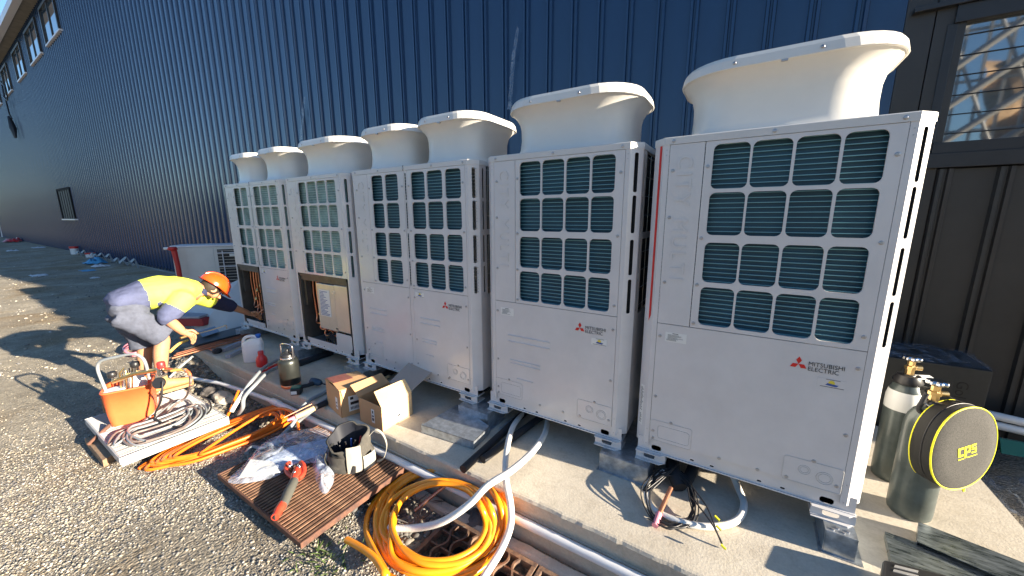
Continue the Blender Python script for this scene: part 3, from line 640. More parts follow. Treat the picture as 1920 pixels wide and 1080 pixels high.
    for zz in (1.795, 1.77, .20, .105): b.lathe([(.003, 0), (.003, .001)], (-CH-.012, -.0005, zz), 6, (0, -1, 0)); b.lathe([(.003, 0), (.003, .001)], (-W+CH+.012, -.0005, zz), 6, (0, -1, 0))
    so_ = b.build('screw', M['screw'], U); so_['kind'] = 'stuff'
    # fill strip under panels, base rail with holes
    link('base_rail', plate(rect(-W+.02, .058, -.02, ZB+.044), [rr2(-W+.02+(W-.04)*f-.010, .070, -W+.02+(W-.04)*f+.010, .080, .0045, 3) for f in (.30, .40, .62, .72)] + [rr2(-W+.10, .066, -W+.155, .098, .012, 3), rr2(-.155, .066, -.10, .098, .012, 3)], (0, .012, 0), (1, 0, 0), (0, 0, 1), (0, -1, 0), .003), P, U)
    MB().box(-W+.02, .0, .052, -.02, .014, .058).box(-W+.02, .2, .05, -.02, D-.02, .09).build('base_pan_edge', P, U)
    MB().box(-W+.03, .03, .04, -.03, .2, .055).build('base_underside', M['dark'], U)
    # feet
    for fx in ((-W+.015, -W+.185), (-.185, -.015)):
        for (ya, yb) in ((-.012, .10), (D-.12, D)):
            f = MB(); f.slab([(fx[0], ya-.016, .0), (fx[1]-.03, ya-.016, 0), (fx[1], ya+.02, 0), (fx[1], yb, 0), (fx[0], yb, 0)], (0, 0, .004)); f.slab([(fx[0], ya-.014, .051), (fx[1]-.03, ya-.014, .051), (fx[1], ya+.02, .051), (fx[1], yb, .051), (fx[0], yb, .051)], (0, 0, .004))
            fo = f.build('foot', P, U)
            link('foot_web', plate(rect(fx[0], .004, fx[1], .051), [rr2(fx[0]+.045, .012, fx[0]+.11, .043, .012, 3)], (0, ya+.008, 0), (1, 0, 0), (0, 0, 1), (0, -1, 0), .003), P, fo)
    for cx, hw in mods: make_cowl(U, cx, hw)
    return U
W1, W3, W5 = 1.0529, 1.4234, 1.4084
XR = [0, -1.1158, -2.2548, -3.7415, -4.838]
colsL = [(-.766, -.612), (-.602, -.450), (-.438, -.286), (-.274, -.136)]
make_unit(XR[0], W1, 'nearest white condensing unit with a red corner stripe and single tall cowl', [(-.970, -.0825, colsL, .166)], [(-.52, .437)], stripe=True, kind='U1', side=True)
make_unit(XR[1], W1, 'white single-cowl unit second from the right, beside the red striped one', [(-.970, -.0825, colsL, .170)], [(-.52, .437)], side=True, kind='U2')
make_unit(XR[2], W3, 'wide white unit with two cowls in the middle, open cartons at its feet', [(-1.341, -.714, [(-1.117, -.972), (-.942, -.785)], .175), (-.678, -.0825, [(-.634, -.484), (-.462, -.303), (-.275, -.122)], 0)], [(-1.062, .310), (-.358, .310)], side=True, kind='U3')
make_unit(XR[3], W1, 'single-cowl unit with its lower panel off, showing the control box', [(-.970, -.0825, [(-.782, -.645), (-.625, -.467), (-.455, -.305), (-.292, -.148)], .150)], [(-.52, .437)], opened=(0, -.95, -.10), pale=True, kind='U4')
make_unit(XR[4], W5, 'farthest two-cowl unit with an open bay of copper pipes the worker reaches into', [(-1.325, -.735, [(-1.127, -.971), (-.950, -.794)], .165), (-.695, -.0825, [(-.637, -.486), (-.470, -.300), (-.281, -.117)], 0)], [(-1.052, .305), (-.353, .305)], opened=(0, -1.31, -.76), pale=True, kind='U5')
U4 = [o for o in C.objects if o.name.startswith('condensing_unit')][3]
eb = MB().box(-.66, .012, .285, -.345, .030, .775).build('control_box', M['eboxp'], U4, .004)
MB().box(-.342, .010, .30, -.105, .030, .782).build('control_box', M['eboxp'], U4, .004)
MB().box(-.66, .03, .285, -.105, .12, .775).build('control_box_body', M['metalin'], U4)
MB().box(-.615, .009, .43, -.43, .0115, .715).build('wiring_diagram', M['label'], eb)
b = MB()
for k in range(18): b.box(-.605, .0075, .44+k*.0148, -.605+.06+.10*random.random(), .009, .4455+k*.0148)
b.build('diagram_print', M['blue_ink'], eb)
b = MB()
for (x, z) in ((-.352, .70), (-.335, .70), (-.352, .32), (-.335, .32)): b.box(x-.010, .004, z-.012, x+.008, .012, z+.012)
b.build('latch', M['chrome'], U4)
link('lower_cover', plate(rr2(-.36, .132, -.10, .282, .02, 3), [], (0, -.001, 0), (1, 0, 0), (0, 0, 1), (0, -1, 0), .006), M['panel'], U4)

# galvanised supports
sups = [(-.136, -.018, 'galvanised channel under the right foot of the nearest unit', -.097), (-1.238, -.945, 'wide galvanised channel between the two nearest units', -.092), (-2.385, -2.10, 'galvanised channel behind the loose tray, between second and middle unit', -.098),
        (-3.86, -3.56, 'galvanised channel under the middle unit and the unit with the control box', -.10), (-4.93, -4.70, 'galvanised channel behind the steel flask', -.10), (-6.22, -6.08, 'galvanised channel under the far end of the row', -.10)]
for (a, c, lb, y0) in sups:
    t = wthing('support_channel', lb, 'support', ((a+c)/2, .3, SLAB), 'galvanised supports under the units')
    MB().box(a, y0, SLAB, a+.003, .86, -.003).box(c-.003, y0, SLAB, c, .86, -.003).box(a, y0, -.0045, c, .86, -.0005).build('channel', M['galv'], t)
    MB().box(a+.004, y0-.002, SLAB+.001, c-.004, y0+.001, -.004).build('end_plate', M['galv'], t)
    MB().slab([(a-.012, y0-.012, SLAB+.001), (c+.03, y0-.012, SLAB+.001), (c+.03, y0+.2, SLAB+.001), (a-.012, y0+.2, SLAB+.001)], (0, 0, .0025)).build('flange', M['galv'], t)
    s_ = MB()
    for k in range(4): s_.lathe([(.007, 0), (.007, .004)], (a+.03+(c-a-.06)*k/3, y0+.02+.02*(k % 2), -.0005), 6)
    s_.build('bolt', M['screw'], t)
# ================================================================ THINGS ON AND AROUND THE SLAB
def Pt(l): return [at(*p) for p in l]
def ribbed(name, pts, r, mt, parent=None, pitch=.007, depth=.0016, n=10, seg=12):
    """corrugated hose: real rings along a smooth path"""
    sp = spline(pts, 14); L = [0]
    for a, c in zip(sp, sp[1:]): L.append(L[-1]+(c-a).length)
    N = int(L[-1]/pitch*2); out = []; rr = []; j = 0
    for i in range(N+1):
        s = L[-1]*i/N
        while j < len(L)-2 and L[j+1] < s: j += 1
        f = (s-L[j])/max(1e-9, L[j+1]-L[j]); out.append(sp[j].lerp(sp[j+1], min(1, f))); rr.append(r-(depth if i % 2 else 0))
    return MB().tube(out, rr, seg).build(name, mt, parent)
def one(name, mb, mt, label, cat, group=None, bevel=0):
    o = mb.build(name, mt, None, bevel); return tag(o, label, cat, group)
def coil(pts2, zf, loops, jit, r, sp_n=6, seg=8, seed=1, start=(), end=(), drift=0.0, zj=.012):
    """one continuous length of tube wound in loops through (u, v) guide points of the ring"""
    rd = random.Random(seed); P = list(start); k = len(pts2)
    cu = sum(p[0] for p in pts2)/k; cv = sum(p[1] for p in pts2)/k
    for L in range(loops):
        s = 1-drift*L/max(1, loops-1); ju, jv = rd.uniform(-jit, jit), rd.uniform(-jit, jit); tl = rd.uniform(-jit, jit)/200
        for i, (u, v) in enumerate(pts2):
            uu = cu+(u-cu)*(s+rd.uniform(-.012, .012))+ju+tl*(v-cv); vv_ = cv+(v-cv)*(s+rd.uniform(-.012, .012))+jv
            P.append(at(uu, vv_, zf(u, v)+zj*L*.55+rd.uniform(0, zj)))
    P += list(end)
    return MB().tube(spline(P, sp_n), r, seg)

# ---- pvc pipe at the foot of the slab
t = wthing('drain_pipe', 'long white plastic pipe running along the foot of the concrete slab', 'pipe', (-2.5, YF-.03, -.26))
MB().tube([(-5.75, -.80, -.30), (-5.2, -.68, -.285), (-4.5, -.625, -.262), (-4.2, -.606, -.258)], .020, 12).build('pipe', M['pvc'], t)
MB().tube([(-4.2, -.606, -.258), (-3, -.592, -.252), (-1.5, -.588, -.245), (.3, -.588, -.240)], .0255, 14).build('pipe', M['pvc'], t)
MB().tube([(-4.26, -.608, -.258), (-4.14, -.604, -.258)], .030, 14).build('coupling', M['pvc'], t)

# ---- trench drain with wavy cast iron bars
def drain(x0, x1, lb):
    t = wthing('drain_grate', lb, 'drain grate', ((x0+x1)/2, -.86, -.4), 'cast iron grates over the drain')
    y0, y1, zt = -1.055, -.672, -.365
    MB().box(x0, y0, zt-.045, x1, y0+.028, zt).box(x0, y1-.026, zt-.045, x1, y1, zt-.002).box(x0, y0+.028, zt-.045, x0+.026, y1-.026, zt-.001).box(x1-.026, y0+.028, zt-.045, x1, y1-.026, zt-.001).build('frame', M['cast'], t, .003)
    n = int((x1-x0-.05)/.066)
    for i in range(1, n):
        xc = x0+.026+(x1-x0-.052)*i/n; pts = []
        for k in range(25):
            f = k/24; y = y0+.026+(y1-y0-.05)*f; pts.append((xc+.017*math.sin(f*2*PI*2.0+(0 if i % 2 else PI)), y))
        b = MB(); b.loft([[Vector((x-.0055, y, zt-.04)), Vector((x+.0055, y, zt-.04)), Vector((x+.006, y, zt-.003)), Vector((x-.006, y, zt-.003))] for x, y in pts], smooth=False)
        b.build('wavy_bar', M['cast'], t)
    for k in range(1, 4):
        y = y0+(y1-y0)*k/4; MB().box(x0+.026, y-.005, zt-.042, x1-.026, y+.005, zt-.012).build('cross_bar', M['cast'], t)
drain(-1.985, -1.36, 'rusty cast iron wavy drain grate seen inside the near orange coil'); drain(-1.35, -.62, 'rusty cast iron wavy drain grate at the bottom edge, beside the white pipe')
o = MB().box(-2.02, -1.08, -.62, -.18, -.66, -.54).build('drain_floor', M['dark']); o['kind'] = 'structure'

# ---- lifted grates used as work tables
def floor_grate(label, cx0, cx1, cy0, cy1, zt, n, frame_m, bar_m, name='floor_grate', along_y=True, gap=.45, tilt=0, h=.035):
    t = wthing(name, label, 'steel grate', ((cx0+cx1)/2, (cy0+cy1)/2, zt-h-.01))
    MB().box(cx0, cy0, zt-h, cx0+.012, cy1, zt).box(cx1-.012, cy0, zt-h, cx1, cy1, zt).box(cx0+.012, cy0, zt-h, cx1-.012, cy0+.012, zt-.001).box(cx0+.012, cy1-.012, zt-h, cx1-.012, cy1, zt-.001).build('frame', frame_m, t, .002)
    wd = (cx1-cx0-.024)/n; me = MB().box(-wd*(1-gap)/2, cy0+.012, zt-.010, wd*(1-gap)/2, cy1-.012, zt-.003).mesh('bar'); me.materials.append(bar_m)
    for i in range(n):
        o = bpy.data.objects.new('bar', me); C.objects.link(o); o.parent = t; o.matrix_parent_inverse = Matrix.Translation(-Vector(t['_w'])); o.location = (cx0+.012+wd*(i+.5), 0, random.uniform(-.0015, .0015))
    for k in (1, 2, 3): y = cy0+(cy1-cy0)*k/4; MB().box(cx0+.012, y-.004, zt-h, cx1-.012, y+.004, zt-.0105).build('cross_bar', frame_m, t)
    MB().box(cx0+.012, cy0+.012, zt-h+.001, cx1-.012, cy1-.012, zt-h+.003).build('gap_shade', M['dark'], t)  # near-black sheet standing in for the shade below the bars
    if name == 'floor_grate':
        MB().box(cx0+.05, cy0+.07, gh(cx0, cy0)-.01, cx0+.14, cy1-.03, zt-h-.001).build('bearer', M['timber'], t)
    return t
tg = floor_grate('rusty brown steel grate lying on the gravel under the tool bag', -3.47, -2.44, -1.335, -.62, -.25, 34, M['rust'], M['rust_l'], name='rusty_grate', gap=.52)
wg = floor_grate('white galvanised slatted grate under the orange tote', -5.145, -4.16, -1.655, -.995, -.20, 40, M['whitegrate'], M['whitegrate'], gap=.66, h=.05)
MB().box(-4.165, -1.650, -.262, -4.150, -1.0, -.203).build('edge_plate', M['whitegrate'], wg)
one('timber_block', MB().slab([at(158, 822, -.27), at(178, 816, -.27), at(216, 850, -.27), at(192, 864, -.27)], (0, 0, -.06)), M['timber'], 'weathered timber block propping the corner of the white grate', 'timber', bevel=.004)
one('steel_tube', MB().tube([at(165, 834, -.27), at(207, 796, -.17)], .014, 8), M['rust'], 'short brown rusty tube leaning on the white grate below the tote', 'tube')

# ---- far orange cable coil
ring = [(266, 878), (330, 836), (420, 795), (500, 766), (548, 757), (556, 775), (510, 806), (430, 838), (345, 866)]
o = coil(ring, lambda u, v: -.315, 10, 5, .0115, seed=3, drift=.34, zj=.007, start=[at(447, 733, -.14), at(432, 768, -.22), at(420, 792, -.27), at(405, 806, -.29)], end=[at(500, 772, -.24), at(548, 772, -.2), at(560, 805, -.24)])
one('orange_cable_coil', o, M['orange_d'], 'flat coil of orange cable lying on gravel beside the white grate', 'cable coil')
# ---- near orange conduit coil
def zn(u, v): return -.345 + .13*sst(900, 850, v) + .17*sst(870, 950, u)*sst(1040, 930, v)
ring = [(693, 985), (712, 925), (765, 884), (835, 868), (905, 884), (946, 930), (956, 990), (925, 1045), (860, 1082), (775, 1085), (715, 1050)]
o = coil(ring, zn, 7, 10, .0175, seed=8, drift=.34, sp_n=7, seg=12, zj=.016, start=[at(650, 1012, -.27), at(672, 1024, -.26), at(700, 1044, -.25), at(725, 1078, -.26)])
one('orange_conduit_coil', o, M['orange'], 'large coil of bright orange conduit over the drain in the foreground', 'conduit coil')
# ---- white corrugated hoses
ho = [(985, 770, -.085), (962, 800, -.06), (950, 845, -.03), (948, 895, -.02), (957, 945, -.10), (957, 985, -.18), (940, 1030, -.27), (912, 1075, -.30), (890, 1110, -.30)]
t = wthing('white_hose', 'thick smooth white hose dropping from the second unit over the slab edge', 'hose', at(960, 900, -.1)); MB().tube(spline(Pt(ho), 8), .0195, 14).build('hose', M['hose'], t)
ho = [(1028, 778, -.085), (1022, 812, -.07), (1000, 845, -.02), (962, 880, .03), (915, 910, .0), (880, 945, -.08), (830, 978, -.2), (778, 990, -.29), (728, 990, -.31)]
t = wthing('white_hose', 'thick ribbed white hose ending inside the near orange coil', 'hose', at(880, 945, -.1)); ribbed('hose', Pt(ho), .0205, M['hose'], t, .010, .0022)
# ---- grey twin conduits by the flask
t = wthing('conduit_pair', 'twin grey conduits arching from behind the flask down to the orange cable', 'conduit', at(470, 720, -.1))
MB().tube(spline(Pt([(625, 652, -.10), (580, 662, -.10), (530, 672, -.08), (497, 688, -.02), (474, 712, .0), (455, 738, -.08), (440, 762, -.17)]), 8), .016, 10).build('conduit', M['greyhose'], t)
MB().tube(spline(Pt([(640, 660, -.10), (590, 668, -.10), (540, 682, -.08), (505, 696, -.03), (478, 722, -.02), (458, 745, -.1), (455, 765, -.2), (445, 778, -.3)]), 8), .016, 10).build('conduit', M['greyhose'], t)
MB().tube(spline(Pt([(457, 735, -.07), (442, 758, -.15), (434, 772, -.2)]), 5), .0175, 10).build('sunlit_stretch', M['hose'], t)  # white tube over the grey conduit stands for its sunlit stretch
t = wthing('conduit_pair', 'twin grey conduits running from under the closed carton down past the far coil', 'conduit', at(600, 750, -.1))
MB().tube(spline(Pt([(700, 700, -.09), (650, 718, -.10), (600, 740, -.10), (570, 760, -.10), (545, 800, -.24), (500, 838, -.31), (473, 838, -.32), (462, 850, -.32)]), 8), .0155, 10).build('conduit', M['greyhose'], t)
MB().tube(spline(Pt([(705, 708, -.09), (655, 724, -.10), (610, 750, -.10), (585, 770, -.13), (560, 790, -.22), (535, 815, -.30)]), 8), .0155, 10).build('conduit', M['greyhose'], t)
t = wthing('insulated_pipe', 'cut copper pipe in tan and black foam leaning over the slab edge', 'pipe', at(590, 770, -.1))
MB().tube(Pt([(555, 782, -.13), (590, 765, -.10)]), .022, 10).build('pipe', M['card_l'], t); MB().tube(Pt([(590, 765, -.10), (618, 752, -.09)]), .024, 10).build('black_foam', M['rubber'], t)
MB().tube(Pt([(540, 789, -.15), (556, 781, -.13)]), .017, 10).build('pink_end', M['pink'], t); MB().tube(Pt([(532, 783, -.12), (585, 757, -.08)]), .007, 8).build('small_pipe', M['copper'], t)

# ---- conduits, pipes and wires under the nearest unit
hs = [(1372, 888, -.05), (1384, 915, -.085), (1395, 945, -.092), (1385, 972, -.095), (1355, 985, -.095), (1310, 986, -.095), (1265, 975, -.095), (1225, 955, -.095), (1213, 928, -.09), (1222, 900, -.07), (1245, 885, -.05)]
t = wthing('ribbed_conduit', 'pale green-white ribbed conduit looping on the slab below the nearest unit', 'conduit', at(1310, 985, -.1)); ribbed('conduit', Pt(hs), .0185, M['hose'], t, .006)
ring = [(1204, 915), (1230, 880), (1280, 885), (1308, 930), (1300, 975), (1262, 992), (1215, 968)]
t = wthing('wire_coil', 'tangled coil of thin black wires with lime tags below the nearest unit', 'wire', at(1255, 940, -.1))
for k in range(5):
    cc = coil([(1255+(u-1255)*(1-.06*k)+random.uniform(-6, 6), 935+(v-935)*(1-.05*k)+random.uniform(-4, 4)) for u, v in ring], lambda u, v: -.095+.05*sst(960, 900, v), 2, 4, .0035, seed=20+k, seg=6, zj=.01, start=[at(1272, 870, .0)])
    cc.build('wire', M['black'], t)
MB().tube(spline(Pt([(1292, 905, -.03), (1325, 950, -.03), (1345, 1000, -.07), (1357, 1028, -.112)]), 6), .004, 6).build('wire', M['black'], t)
MB().tube(spline(Pt([(1295, 930, -.04), (1330, 975, -.04), (1350, 1010, -.08), (1358, 1028, -.11)]), 6), .004, 6).build('wire', M['black'], t)
for u, v in ((1345, 972), (1348, 990), (1280, 900), (1357, 1026)): MB().tube(Pt([(u-5, v-5, -.06), (u+4, v+4, -.07)]), .006, 5).build('lime_tag', M['yellow'], t)
t = wthing('foam_pipe', 'black foam insulated pipe end poking out below the nearest unit', 'pipe', at(1272, 890, -.06))
MB().tube(spline([at(1245, 835, -.06)+Vector((0, .25, 0)), at(1262, 875, -.05), at(1275, 915, -.085)], 6), .040, 12).build('foam', M['rubber'], t)
MB().tube(spline([at(1300, 850, -.06)+Vector((0, .2, 0)), at(1300, 875, -.06), at(1285, 905, -.075)], 6), .032, 12).build('foam', M['rubber'], t)
t = wthing('copper_stub', 'copper pipe stub with a pink plastic cap lying across the black wires', 'pipe', at(1240, 950, -.08))
MB().tube(Pt([(1258, 915, -.05), (1234, 968, -.085)]), .0125, 12).build('pipe', M['copper'], t); MB().tube(Pt([(1236, 963, -.083), (1228, 986, -.095)]), .0155, 12).build('cap', M['pink'], t)
# under unit two
t = wthing('foam_pipe', 'pair of black foam pipes crossing the slab under the second unit', 'pipe', at(930, 820, -.09))
for (a_, c_) in (((985, 772), (868, 880)), ((1010, 785), (905, 862))): MB().tube([at(*a_, -.085)+Vector((.05, .3, 0)), at(*a_, -.085), at(*c_, -.09)], .026, 12).build('foam', M['rubber'], t)
MB().box(-2.0, -.1, SLAB+.001, -1.955, .5, SLAB+.04).build('tray_edge', M['galv'], t)
t = wthing('foam_pipe', 'black foam pipe and white pipe running out beneath the middle unit', 'pipe', at(700, 700, -.09))
MB().tube([at(800, 668, -.09), at(680, 722, -.09)], .024, 10).build('foam', M['rubber'], t); MB().tube([at(770, 665, -.08), at(675, 712, -.08)], .017, 10).build('pipe', M['pvc'], t); MB().tube([at(730, 705, -.09), at(660, 738, -.09)], .014, 10).build('pipe', M['card_l'], t)
t = wthing('foam_pipe', 'black foam pipe and white pipe behind the steel flask', 'pipe', at(600, 668, -.09))
MB().tube([at(680, 640, -.09), at(560, 682, -.09)], .036, 10).build('foam', M['rubber'], t); MB().tube([at(650, 632, -.07), at(566, 664, -.07)], .016, 10).build('pipe', M['pvc'], t)

# ---- loose galvanised tray
z = -.055; q = Pt([(788, 796, z), (819, 772, z), (864, 757, z), (918, 799, z), (888, 828, z)])
t = wthing('metal_tray', 'loose galvanised tray lying on the slab right of the open carton', 'metal tray', at(850, 800, SLAB))
q = Pt([(790, 797, z), (858, 758, z), (918, 799, z), (888, 828, z)]); b = MB().slab(q, (0, 0, -.003)); b.build('plate', M['galv'], t)
fr_, rt = q[0], q[3]
MB().slab([q[0], q[3], q[3]+Vector((0, 0, -.06)), q[0]+Vector((0, 0, -.06))], (0, .003, 0)).build('front_lip', M['galv'], t)
MB().slab([q[3], q[2], q[2]+Vector((0, 0, -.06)), q[3]+Vector((0, 0, -.06))], (-.003, 0, 0)).build('side_lip', M['galv'], t)
MB().slab([q[0], q[0]+Vector((-.012, .03, 0)), q[0]+Vector((-.012, .03, -.05)), q[0]+Vector((0, 0, -.06))], (-.003, 0, 0)).build('side_lip', M['galv'], t)

# ---- cartons
def carton(nm, label, P4, h, mt):   # P4: four base corners anticlockwise from near-left
    t = wthing(nm, label, 'cardboard box', P4[0]); return t
A0, A1, A2 = at(640, 781, SLAB), at(706, 760, SLAB), at(612, 742, SLAB)   # near corner, right, left
A0 = at(641, 784, SLAB); eu = (at(701, 765, SLAB)-A0); ev = (at(615, 760, SLAB)-A0)
t = wthing('closed_carton', 'closed brown carton with tape and a printed shipping label', 'cardboard box', A0)
hA = .235; th = .004
up = Vector((0, 0, 1)); A3 = A0+eu+ev
b = MB().slab([A0, A0+eu, A0+eu+up*hA, A0+up*hA], ev.normalized()*th).slab([A0, A0+ev, A0+ev+up*hA, A0+up*hA], eu.normalized()*th).slab([A0+ev, A3, A3+up*hA, A0+ev+up*hA], -ev.normalized()*th).slab([A0+eu, A3, A3+up*hA, A0+eu+up*hA], -eu.normalized()*th)
b.build('box_side', M['card'], t)
tp = lambda s, r, dz=0: A0+eu*s+ev*r+up*(hA+dz)
MB().slab([tp(-.02, -.02, .002), tp(1.02, -.02, .002), tp(1.0, .49, .018), tp(0.0, .49, .018)], up*.004).build('flap', M['card'], t)
MB().slab([tp(0, .51, .018), tp(1, .51, .018), tp(1.02, 1.02, .002), tp(-.02, 1.02, .002)], up*.004).build('flap', M['card'], t)
MB().slab([tp(.02, .40, .024), tp(.62, .40, .024), tp(.62, .98, .012), tp(.02, .98, .012)], up*.0012).build('tape', M['tape'], t)
MB().slab([tp(.03, -.024, 0), tp(.20, -.024, 0), tp(.08, -.024, -.075)], ev.normalized()*-.0015).build('loose_corner', M['card_l'], t)
def facelabel(O, ux, uz, nrm, x0, z0, x1, z1, parent, rows, nm='shipping_label', txt=None, ts=.02):
    lb = MB().slab([O+ux*x0+uz*z0, O+ux*x1+uz*z0, O+ux*x1+uz*z1, O+ux*x0+uz*z1], nrm*.0012).build(nm, M['label'], parent); b = MB(); rd = random.Random(4)
    for (a, c, d_, e_) in rows: b.slab([O+ux*(x0+(x1-x0)*a)+uz*(z0+(z1-z0)*c), O+ux*(x0+(x1-x0)*d_)+uz*(z0+(z1-z0)*c), O+ux*(x0+(x1-x0)*d_)+uz*(z0+(z1-z0)*e_), O+ux*(x0+(x1-x0)*a)+uz*(z0+(z1-z0)*e_)], nrm*.0020)
    b.build('label_print', M['black_ink'], lb)
eun, evn = eu.normalized(), ev.normalized()
facelabel(A0, eun, up, evn*-1, .06, .035, eu.length*.92, .165, t, [(.08, .75, .22, .92)]+[(.08+.0*k, .42, .72, .60)]+[(.08+.06*k, .10, .08+.06*k+.03, .28) for k in range(10)])
facelabel(A0, evn, up, eun*-1, .06, .05, .10, .15, t, [(.2, .2, .8, .3), (.2, .5, .8, .6)])
# open carton
B0 = at(718, 810, SLAB); eu = at(774, 776, SLAB)-B0; ev = at(676, 789, SLAB)-B0; eun, evn = eu.normalized(), ev.normalized()
t = wthing('open_carton', 'open empty cardboard box with raised flap, lit by the sun', 'cardboard box', B0); hB = .20
wall = lambda a, c, n: MB().slab([a, c, c+up*hB, a+up*hB], n*th)
wall(B0, B0+eu, evn).build('box_side', M['card_l'], t); wall(B0, B0+ev, eun).build('box_side', M['card'], t); wall(B0+ev, B0+ev+eu, -evn).build('box_side', M['card'], t); wall(B0+eu, B0+ev+eu, -eun).build('box_side', M['card'], t)  # sun-facing side takes the paler board, sunlight put into its colour
MB().slab([B0+up*.003, B0+eu+up*.003, B0+eu+ev+up*.003, B0+ev+up*.003], up*.003).build('box_base', M['card'], t)
T0, T1 = B0+up*hB, B0+eu+up*hB
f1 = [T0, T1, T1+up*.10+evn*.05-eun*.02, T0+up*.085+evn*.10+eun*.02]
MB().slab(f1, evn*th).build('flap', M['card_l'], t)  # flap of the sunlit side, painted paler with it
T2 = B0+eu+ev+up*hB
f2 = [T1, T2, T2+eun*.24+up*.10, T2+eun*.27+up*.10-evn*.03, T1+eun*.30+up*.085+evn*.03, T1+eun*.27+up*.075]
MB().slab(f2, up*th).build('flap', mat('cardboard_grey', (.42, .32, .26), .8), t)
T3 = B0+ev+up*hB
MB().slab([T3, T2, T2+evn*.10+up*.06, T3+evn*.10+up*.07], up*th).build('flap', M['card'], t)
facelabel(B0, eun, up, evn*-1, .10, .03, .22, .145, t, [(.25, .78, .65, .84), (.25, .5, .8, .56), (.4, .2, .6, .34)])
facelabel(B0, evn, up, eun*-1, .09, .04, .125, .15, t, [(.2, .15, .8, .35), (.2, .45, .8, .55), (.3, .7, .7, .9)])

# ---- white jerry can, red bottle
def jerry():
    a = at(478, 676, SLAB); t = wthing('jerry_can', 'white plastic jerry can with a blue cap standing on the slab', 'jerry can', a)
    X = (RH*.94+FH*.34).normalized(); Yv = up.cross(X).normalized(); f = lambda x, y, z: a+X*x+Yv*y+up*z
    def rl(hw, hd, z, cx=0): return [f(p.x+cx, p.y, z) for p in rrect(0, 0, hw, hd, min(hw, hd)*.55, 0, 3)]
    MB().loft([rl(.085, .055, 0), rl(.096, .064, .010), rl(.098, .066, .16), rl(.094, .063, .175), rl(.098, .065, .185), rl(.094, .062, .215), rl(.070, .045, .245, .018), rl(.045, .032, .262, .035)]).build('body', M['jerry'], t)
    MB().tube(spline([f(-.085, 0, .20), f(-.080, 0, .245), f(-.055, 0, .278), f(-.01, 0, .287), f(.03, 0, .278), f(.05, 0, .255)], 5), [.017]*26, 10).build('handle', M['jerry'], t)
    MB().lathe([(.020, .25), (.020, .272), (.025, .272), (.026, .300), (.022, .304)], f(.062, 0, 0), 16).build('cap', M['bluecap'], t)
jerry()
a = at(492, 686, SLAB); t = wthing('red_bottle', 'small red plastic bottle in front of the white jerry can', 'bottle', a)
MB().lathe([(.046, 0), (.052, .006), (.054, .07), (.045, .10), (.026, .125), (.024, .135)], a, 20).build('body', M['redplastic'], t); MB().lathe([(.027, .133), (.027, .165), (.024, .168)], a, 16).build('cap', M['redplastic'], t)
# ---- steel flask
a = at(546, 723, SLAB); t = wthing('steel_flask', 'large gunmetal insulated flask with a wire handle standing on the slab', 'flask', a)
MB().lathe([(.078, 0), (.083, .004), (.083, .030), (.081, .032)], a, 28).build('base_band', M['copper'], t)
MB().lathe([(.084, .032), (.087, .036), (.087, .235), (.084, .258), (.070, .276), (.060, .280)], a, 32, cap0=False).build('body', M['steelgrey'], t)
MB().lathe([(.063, .280), (.064, .290), (.062, .294)], a, 28).build('collar', M['steel'], t)
MB().lathe([(.060, .294), (.060, .318), (.050, .328), (.018, .332), (.018, .362), (.015, .366)], a, 24).build('lid', M['black'], t)
X = (RH*.9-FH*.4).normalized()
MB().tube(spline([a-X*.068+up*.270, a-X*.076+up*.305, a-X*.082+up*.370, a-X*.072+up*.405, a+up*.416, a+X*.072+up*.410, a+X*.082+up*.375, a+X*.076+up*.305, a+X*.068+up*.270], 5), .0062, 8).build('handle', M['steel'], t)
# ---- impact driver
a = at(557, 738, SLAB); t = wthing('impact_driver', 'teal and black cordless impact driver lying with its battery forward', 'power tool', a)
X = (RH*.95+FH*.2).normalized(); Yv = up.cross(X)
Mx = Matrix.Translation(a) @ Matrix((( X.x, Yv.x, 0, 0), (X.y, Yv.y, 0, 0), (0, 0, 1, 0), (0, 0, 0, 1)))
MB().box(-.042, -.04, .0, .042, .04, .062, Mx).build('battery', M['black'], t, .008)
MB().box(-.036, -.0415, .012, .012, -.04, .042, Mx).build('battery_label', M['label'], t)
MB().box(-.040, -.03, .062, .040, .035, .070, Mx).build('battery_top', M['greensheet'], t, .002)
MB().tube([a+up*.05+X*.02+Yv*.02, a+up*.045+X*.08+Yv*.06, a+up*.05+X*.12+Yv*.09], [.020, .018, .024], 10).build('grip', M['rubber'], t)
MB().tube([a+up*.055+X*.09+Yv*.13, a+up*.055+X*.13+Yv*.105, a+up*.052+X*.17+Yv*.08, a+up*.05+X*.19+Yv*.07], [.030, .034, .030, .018], 12).build('motor_housing', mat('driver_blue', (.02, .05, .09), .35), t)
MB().tube([a+up*.05+X*.19+Yv*.07, a+up*.045+X*.23+Yv*.045], .006, 8).build('bit', M['black'], t)
one('red_wrench', MB().tube(Pt([(480, 700, -.09), (505, 692, -.09)]), .012, 8).tube(Pt([(505, 692, -.09), (522, 684, -.09)]), .024, 8), M['redplastic'], 'small pink-red capped tool lying behind the flask', 'tool')

